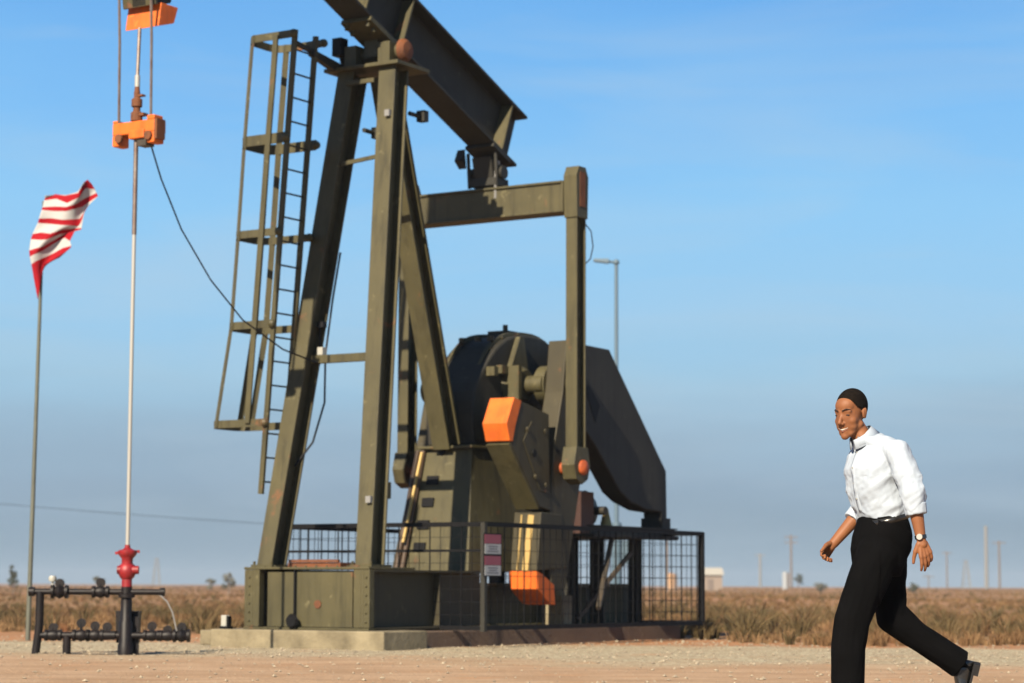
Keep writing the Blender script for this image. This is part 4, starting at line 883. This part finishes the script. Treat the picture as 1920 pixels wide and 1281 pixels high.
# torso and limbs (inside the clothes)
loft(body, [(mp(1654, 1000), .14, .10), (mp(1650, 960), .13, .09), (mp(1641, 890), .15, .095), (mp(1645, 850), .16, .085), (mp(1643, 832), .10, .06)], BL, BF)
limb(body, shL, elL, .048, .042); limb(body, elL, elL.lerp(wrL, .35), .042, .041); limb(body, elL.lerp(wrL, .35), wrL, .041, .027)
limb(body, shR, elR, .048, .042); limb(body, elR, elR.lerp(wrR, .3), .042, .041); limb(body, elR.lerp(wrR, .3), wrR, .041, .028)
for a, b1, c in ((hipL, knL, anL), (hipR, knR, anR)): limb(body, a, b1, .075, .05); limb(body, b1, c, .05, .035)
def hand(m, w, d, side, curl, tw, sc=1.0, thumb=.8):
    d = d.normalized(); side = (side - d * side.dot(d)).normalized(); n = d.cross(side).normalized() * tw      # n: palm-facing side
    limb(m, w - d * .01, w + d * .03, .025, .026)
    for k, (o, ln) in enumerate(((.030, .076), (.010, .085), (-.011, .078), (-.031, .062))):
        kb = w + d * (.098 - .004 * abs(k - 1) - .003 * k) * sc + side * o * sc
        limb(m, w + d * .025 + side * o * .55, kb, .0155, .0125, 12)
        cv = curl[k]; dd = (d + side * o * 3.2).normalized(); p = kb
        for j, (fr, rr, r2) in enumerate(((.45, .0108, .0100), (.31, .0098, .0088), (.24, .0086, .0072))):
            ang = cv * (.7 if j == 0 else 1.0); q = Matrix.Rotation(ang, 3, dd.cross(n)); dd = (q @ dd).normalized()
            p2 = p + dd * ln * fr * sc; limb(m, p, p2, rr, r2, 10); p = p2
    tb = w + d * .025 + side * .022; td = (d * .75 + side * thumb + n * .35).normalized(); p = tb + td * .045; limb(m, tb, p, .017, .014, 12)
    td = (td * .8 + d * .5 + n * .25).normalized(); p2 = p + td * .034; limb(m, p, p2, .0125, .0105, 10); td = (td + d * .4).normalized(); limb(m, p2, p2 + td * .026, .0105, .0085, 10)
hand(body, wrL, mp(1742, 1062, -.28) - wrL, Vector((-1, -.25, 0)), (.28, .34, .40, .46), 1, 1.0, .55)
hand(body, wrR, mp(1541, 1045, .14) - wrR, Vector((-.5, -.6, .6)), (1.0, 1.1, 1.15, 1.2), -1, .95, .6)
bo = vox(body, 'body', [SK], man, .0032, 2)
def soften(o, centre, rad, it, protect=()):
    bm = bmesh.new(); bm.from_mesh(o.data); off = wloc(o.parent)
    def inside(v):
        p = v.co + off
        return (p - centre).length < rad and not any((p - c).length < r for c, r in protect)
    vv = [v for v in bm.verts if inside(v)]
    for _ in range(it): bmesh.ops.smooth_vert(bm, verts=vv, factor=.5, use_axis_x=True, use_axis_y=True, use_axis_z=True)
    bm.to_mesh(o.data); bm.free()
soften(bo, HC, .19, 9, [(hp(0, .11, -.035), .022), (hp(.083, -.01, 0), .035), (hp(-.083, -.01, 0), .035)]); soften(bo, HC, .19, 3)
soften(bo, hp(0, .02, -.06), .115, 12, [(hp(0, .11, -.035), .024), (hp(.083, -.01, 0), .032), (hp(0, .09, -.07), .022)])
# face details
for q in (-1, 1):
    m = MB(); E_(m, q * .031, .0835, -.001, (.0140, .0055, .0042)); e_ = m.build('eye', [mat('eye', (.025, .015, .012), .3)], man, smooth=True)
    m = MB(); limb(m, hp(q * .014, .1005, .024), hp(q * .034, .093, .031), .0030, .0034, 8); limb(m, hp(q * .034, .0925, .031), hp(q * .050, .078, .026), .0034, .002, 8); m.build('eyebrow', [mat('eyebrow_hair', (.022, .010, .006), .9)], man, smooth=True)
m = MB(); limb(m, hp(-.027, .0815, -.068), hp(0, .0915, -.0775), .0028, .0052, 8); limb(m, hp(0, .0915, -.0775), hp(.027, .0815, -.068), .0052, .0028, 8); m.build('teeth', [mat('teeth', (.42, .38, .33), .4)], man, smooth=True)
m = MB(); limb(m, hp(-.024, .082, -.077), hp(0, .0890, -.0875), .0035, .0055, 8); limb(m, hp(0, .0890, -.0875), hp(.024, .082, -.077), .0055, .0035, 8); m.build('lower_lip', [mat('lip', (.17, .058, .036), .5)], man, smooth=True)
# hair
m = MB(); m.ball((0, 0, 0), (.0765, .0985, .0950), 72, 60); keep = []
hl = ([-.13, -.05, -.03, -.005, .02, .04, .058, .075, .11], [-.075, -.050, .000, .016, .026, .042, .070, .088, .12])
loc = [(p[0], p[1] - .012, p[2] + .036) for p in m.v]
okv = [p[2] > np.interp(p[1], *hl) + .005 * noise.noise(Vector(p) * 60) for p in loc]
m.fc = [f_ for f_ in m.fc if sum(okv[i] for i in f_) >= len(f_) - 1]; used = sorted({i for f_ in m.fc for i in f_}); ix = {a: k for k, a in enumerate(used)}
m.fc = [[ix[i] for i in f_] for f_ in m.fc]; m.mi = [0] * len(m.fc); m.v = [tuple(hp(*loc[i])) for i in used]
ho = m.build('hair', [HR], man, smooth=True); sd_ = ho.modifiers.new('s', 'SOLIDIFY'); sd_.thickness = .004; sd_.offset = -1
m = MB(); m.ball((0, 0, 0), (.0752, .0972, .0935), 72, 60)
loc = [(p[0], p[1] - .012, p[2] + .036) for p in m.v]
okv = [np.interp(p[1], *hl) - .009 + .006 * noise.noise(Vector(p) * 140) < p[2] < np.interp(p[1], *hl) + .012 for p in loc]
m.fc = [f_ for f_ in m.fc if all(okv[i] for i in f_)]; used = sorted({i for f_ in m.fc for i in f_}); ix = {a: k for k, a in enumerate(used)}
m.fc = [[ix[i] for i in f_] for f_ in m.fc]; m.mi = [0] * len(m.fc); m.v = [tuple(hp(*loc[i])) for i in used]
m.build('cropped_hairline', [HR2], ho, smooth=True)
# shirt
def folds(amp, f1, dirv, seed, base=.35):
    dirv = Vector(dirv).normalized()
    def fn(p, n_):
        a = p.dot(dirv); q = p - dirv * a * .78
        v1 = noise.noise(Vector((q.x * f1, q.y * f1, q.z * f1 + seed))); v2 = noise.noise(Vector((q.x * f1 * 2.1 + 9, q.y * f1 * 2.1, q.z * f1 * 2.1 + seed)))
        r_ = 1 - abs(v1) * 2.4
        v3 = noise.noise(Vector((q.x * f1 * 4.6 + 3, q.y * f1 * 4.6, q.z * f1 * 4.6 + seed)))
        return amp * (r_ * .8 + v2 * .5 + v3 * .28 - .3)
    return fn
WT = Vector((0, 0, 0))
sh = MB()
loft(sh, [(mp(1655, 978), .158, .112), (mp(1653, 962), .168, .120), (mp(1649, 950), .178, .130), (mp(1642, 915), .183, .137), (mp(1637, 880), .190, .137), (mp(1641, 855), .196, .122), (mp(1645, 838), .180, .097), (mp(1634, 827), .112, .088), (mp(1625, 819), .078, .072)], BL, BF)
limb(sh, mp(1640, 838), shL + Vector((-.02, .03, .01)), .078, .066); limb(sh, shL, shL.lerp(elL, .5), .069, .073); limb(sh, shL.lerp(elL, .5), elL, .073, .070)
cfL = elL.lerp(wrL, .42); limb(sh, elL, cfL + (elL - cfL) * .25, .070, .058)
d_ = (wrL - elL).normalized(); sh.tube(cfL - d_ * .06, cfL + d_ * .012, .057, .054, 24)
limb(sh, mp(1643, 836), shR, .072, .066); limb(sh, shR, elR, .068, .066)
cfR = elR.lerp(wrR, .33); limb(sh, elR, elR.lerp(cfR, .5), .064, .056); d_ = (wrR - elR).normalized(); sh.tube(cfR - d_ * .06, cfR, .055, .052, 24)
fa = folds(.013, 10, (-.75, .1, -.62), 3.0); fb_ = folds(.007, 9, (.5, 0, 1), 7.5)
shirt = vox(sh, 'shirt', [SH], man, .0062, 3, lambda p, n_: fa(p, n_) * (1.0 if p.z < 1.36 else .55) + fb_(p, n_) * .4)
dgp = bpy.context.evaluated_depsgraph_get(); dgp.update()
def front_pt(z, lat):
    o0 = mp(1640, 880) ; o0 = Vector((o0.x, o0.y, z)) + BL * lat; base_ = shirt.matrix_world.translation
    ok, hit, nn, _ = shirt.ray_cast(o0 + BF * .6 - wloc(shirt), -BF)
    return (hit + wloc(shirt) + BF * .0004) if ok else None
zs_ = np.linspace(mp(1600, 840).z, mp(1600, 960).z, 26); m = MB(); rows = []
for z in zs_:
    a_, c_ = front_pt(z, -.016), front_pt(z, .016)
    if a_ and c_: rows.append((a_, c_))
if len(rows) > 3:
    m.add([p for r_ in rows for p in r_], [(2 * i, 2 * i + 1, 2 * i + 3, 2 * i + 2) for i in range(len(rows) - 1)])
    pl_ = m.build('placket', [SH], shirt, smooth=True); sd_ = pl_.modifiers.new('s', 'SOLIDIFY'); sd_.thickness = .0015; sd_.offset = 0
    for i in range(2, len(rows), 6):
        c_ = (rows[i][0] + rows[i][1]) / 2; m = MB(); m.tube(c_, c_ + BF * .004, .0055, n=10); m.build('button', [M['white']], pl_)
# collar, placket, cuffs
m = MB()
cN_ = mp(1641, 818); 
def ring(c, a, b, gap, z0f):
    pts = []
    for i in range(25):
        th = gap + (2 * math.pi - 2 * gap) * i / 24; ct, st_ = math.cos(th), math.sin(th)
        pts.append(Vector(c) + BF * (b * ct) + BL * (a * st_) + ZZ * (-z0f * ct))
    return pts
up_ = ring(mp(1613, 812), .062, .060, .14, .044); lo_ = ring(mp(1622, 825), .078, .078, .10, .046); ou_ = ring(mp(1622, 828), .082, .085, .12, .050)
vs = up_ + lo_ + ou_; k = 25
m.add(vs, [(i, i + 1, k + i + 1, k + i) for i in range(24)] + [(i, i + 1, 2 * k + i + 1, 2 * k + i) for i in range(24)])
co = m.build('collar', [SH], shirt, smooth=True); sd_ = co.modifiers.new('s', 'SOLIDIFY'); sd_.thickness = .004
for cf_, a0, nm in ((cfL, (wrL - elL).normalized(), 'cuff'), (cfR, (wrR - elR).normalized(), 'cuff')):
    m = MB(); m.tube(cf_ - a0 * .045, cf_ + a0 * .016, .063, .059, 28); cu = vox(m, nm, [SH], shirt, .006, 2, folds(.004, 20, (0, 0, 1), 5))
# trousers
tr = MB()
loft(tr, [(mp(1655, 969), .163, .118), (mp(1655, 985), .172, .132), (mp(1654, 1005), .180, .150), (mp(1651, 1030), .178, .152), (mp(1648, 1060), .165, .130), (mp(1650, 1080), .12, .10)], BL, BF)
kL = knL; limb(tr, hipL + Vector((-.0, 0, -.02)), hipL.lerp(kL, .5), .118, .112); limb(tr, hipL.lerp(kL, .5), kL, .112, .097); limb(tr, kL, mp(1590, 1215, -.13), .097, .092)
limb(tr, mp(1590, 1215, -.13), mp(1590, 1290, -.12), .092, .090); tr.tube(mp(1590, 1290, -.12), mp(1589, 1332, -.12), .090, .096, 24)
limb(tr, hipR, hipR.lerp(knR, .5), .112, .095); limb(tr, hipR.lerp(knR, .5), knR, .095, .080); limb(tr, mp(1688, 1150, .1), mp(1735, 1200, .12), .055, .062)
limb(tr, knR, knR.lerp(anR, .5), .080, .078); dR = (anR - knR).normalized(); limb(tr, knR.lerp(anR, .5), anR - dR * .05, .078, .074); tr.tube(anR - dR * .08, anR + dR * .015, .074, .080, 24)
fc_ = folds(.008, 8, (.15, 0, 1), 2.2); fd_ = folds(.007, 9, (.8, 0, -.5), 6.1)
tro = vox(tr, 'trousers', [TR], man, .0068, 3, lambda p, n_: fc_(p, n_) if p.x < mp(1640, 1100).x else fd_(p, n_))
m = MB(); n = 40; vs = []
for dz, gr in ((0, .004), (.032, .003)):
    for i in range(n):
        th = 2 * math.pi * i / n; ct, st_ = math.cos(th), math.sin(th); kk = (abs(ct) ** 2.3 + abs(st_) ** 2.3) ** (-1 / 2.3)
        vs.append(mp(1655, 972) + BL * ((.168 + gr) * ct * kk) + BF * ((.122 + gr) * st_ * kk) + ZZ * (dz - .018 - .03 * st_ * kk))
m.add(vs, [(i, (i + 1) % n, n + (i + 1) % n, n + i) for i in range(n)]); be = m.build('belt', [LEA], man, smooth=True); sd_ = be.modifiers.new('s', 'SOLIDIFY'); sd_.thickness = .006
# shoes
def shoe(heel, toe, upv, name='shoe'):
    f = (toe - heel).normalized(); sd = f.cross(upv).normalized(); u_ = sd.cross(f).normalized(); Ls = (toe - heel).length; m = MB()
    def S(a, w, h): return heel + f * a * Ls + u_ * (h / 2), w, h / 2 
    loft(m, [(heel + f * (a * Ls) + u_ * (h / 2 + .012), w, h / 2) for a, w, h in ((0.0, .026, .06), (.04, .034, .085), (.2, .038, .10), (.38, .038, .085), (.55, .044, .062), (.75, .050, .046), (.92, .040, .036), (1.0, .022, .024))], sd, u_, 24, 2.4)
    o = vox(m, name, [LEA], man, .005, 3)
    m = MB(); prf = ((0, .026), (.05, .036), (.25, .036), (.45, .036), (.7, .052), (.88, .046), (1.0, .024)); vs = []
    L_ = [heel + f * a * Ls + sd * w for a, w in prf] + [heel + f * a * Ls - sd * w for a, w in reversed(prf)]
    m.prism(L_, u_ * .013); hb = [heel + f * a * Ls + sd * w for a, w in ((-.005, .024), (.05, .035), (.26, .034))] + [heel + f * a * Ls - sd * w for a, w in ((.26, .034), (.05, .035), (-.005, .024))]
    m.prism([p - u_ * .001 for p in hb], -u_ * .024); m.build('sole', [LEA], o)
hx = mp(1612, 1345, -.12); shoe(Vector((hx.x, MY - .12, .026)), Vector((hx.x - .285, MY - .17, .030)), ZZ)
hR = mp(1829, 1241, .13); tRr = mp(1806, 1338, .13); shoe(hR, tRr, Vector((-1, 0, .1)))
m = MB(); limb(m, anR, mp(1812, 1252, .13), .045, .036); vox(m, 'sock', [TR], man, .006, 2)
# watch
dL = (wrL - elL).normalized(); wc = wrL - dL * .012; m = MB(); m.tube(wc - dL * .010, wc + dL * .010, .0325, .0325, 24); m.build('watch_strap', [LEA], man, smooth=True)
wn = Vector((-.35, -.94, 0)); m = MB(); m.tube(wc + wn * .024, wc + wn * .040, .017, .016, 18); m.build('watch_case', [M['chrome']], man, smooth=True)


# ================================================================== HAZE
hz_ = MB(); hz_.box((-1500, -60, -1.5), (1500, 2600, 16)); ho_ = hz_.build('haze', [], None)
hm = bpy.data.materials.new('haze_air'); hm.use_nodes = True; n = hm.node_tree; n.nodes.remove(n.nodes['Principled BSDF'])
vp = n.nodes.new('ShaderNodeVolumePrincipled'); vp.inputs['Density'].default_value = 0.00028; vp.inputs['Color'].default_value = (.55, .66, .80, 1); vp.inputs['Anisotropy'].default_value = 0.0
n.links.new(vp.outputs[0], n.nodes['Material Output'].inputs['Volume']); ho_.data.materials.clear(); ho_.data.materials.append(hm); tag(ho_, kind='stuff')
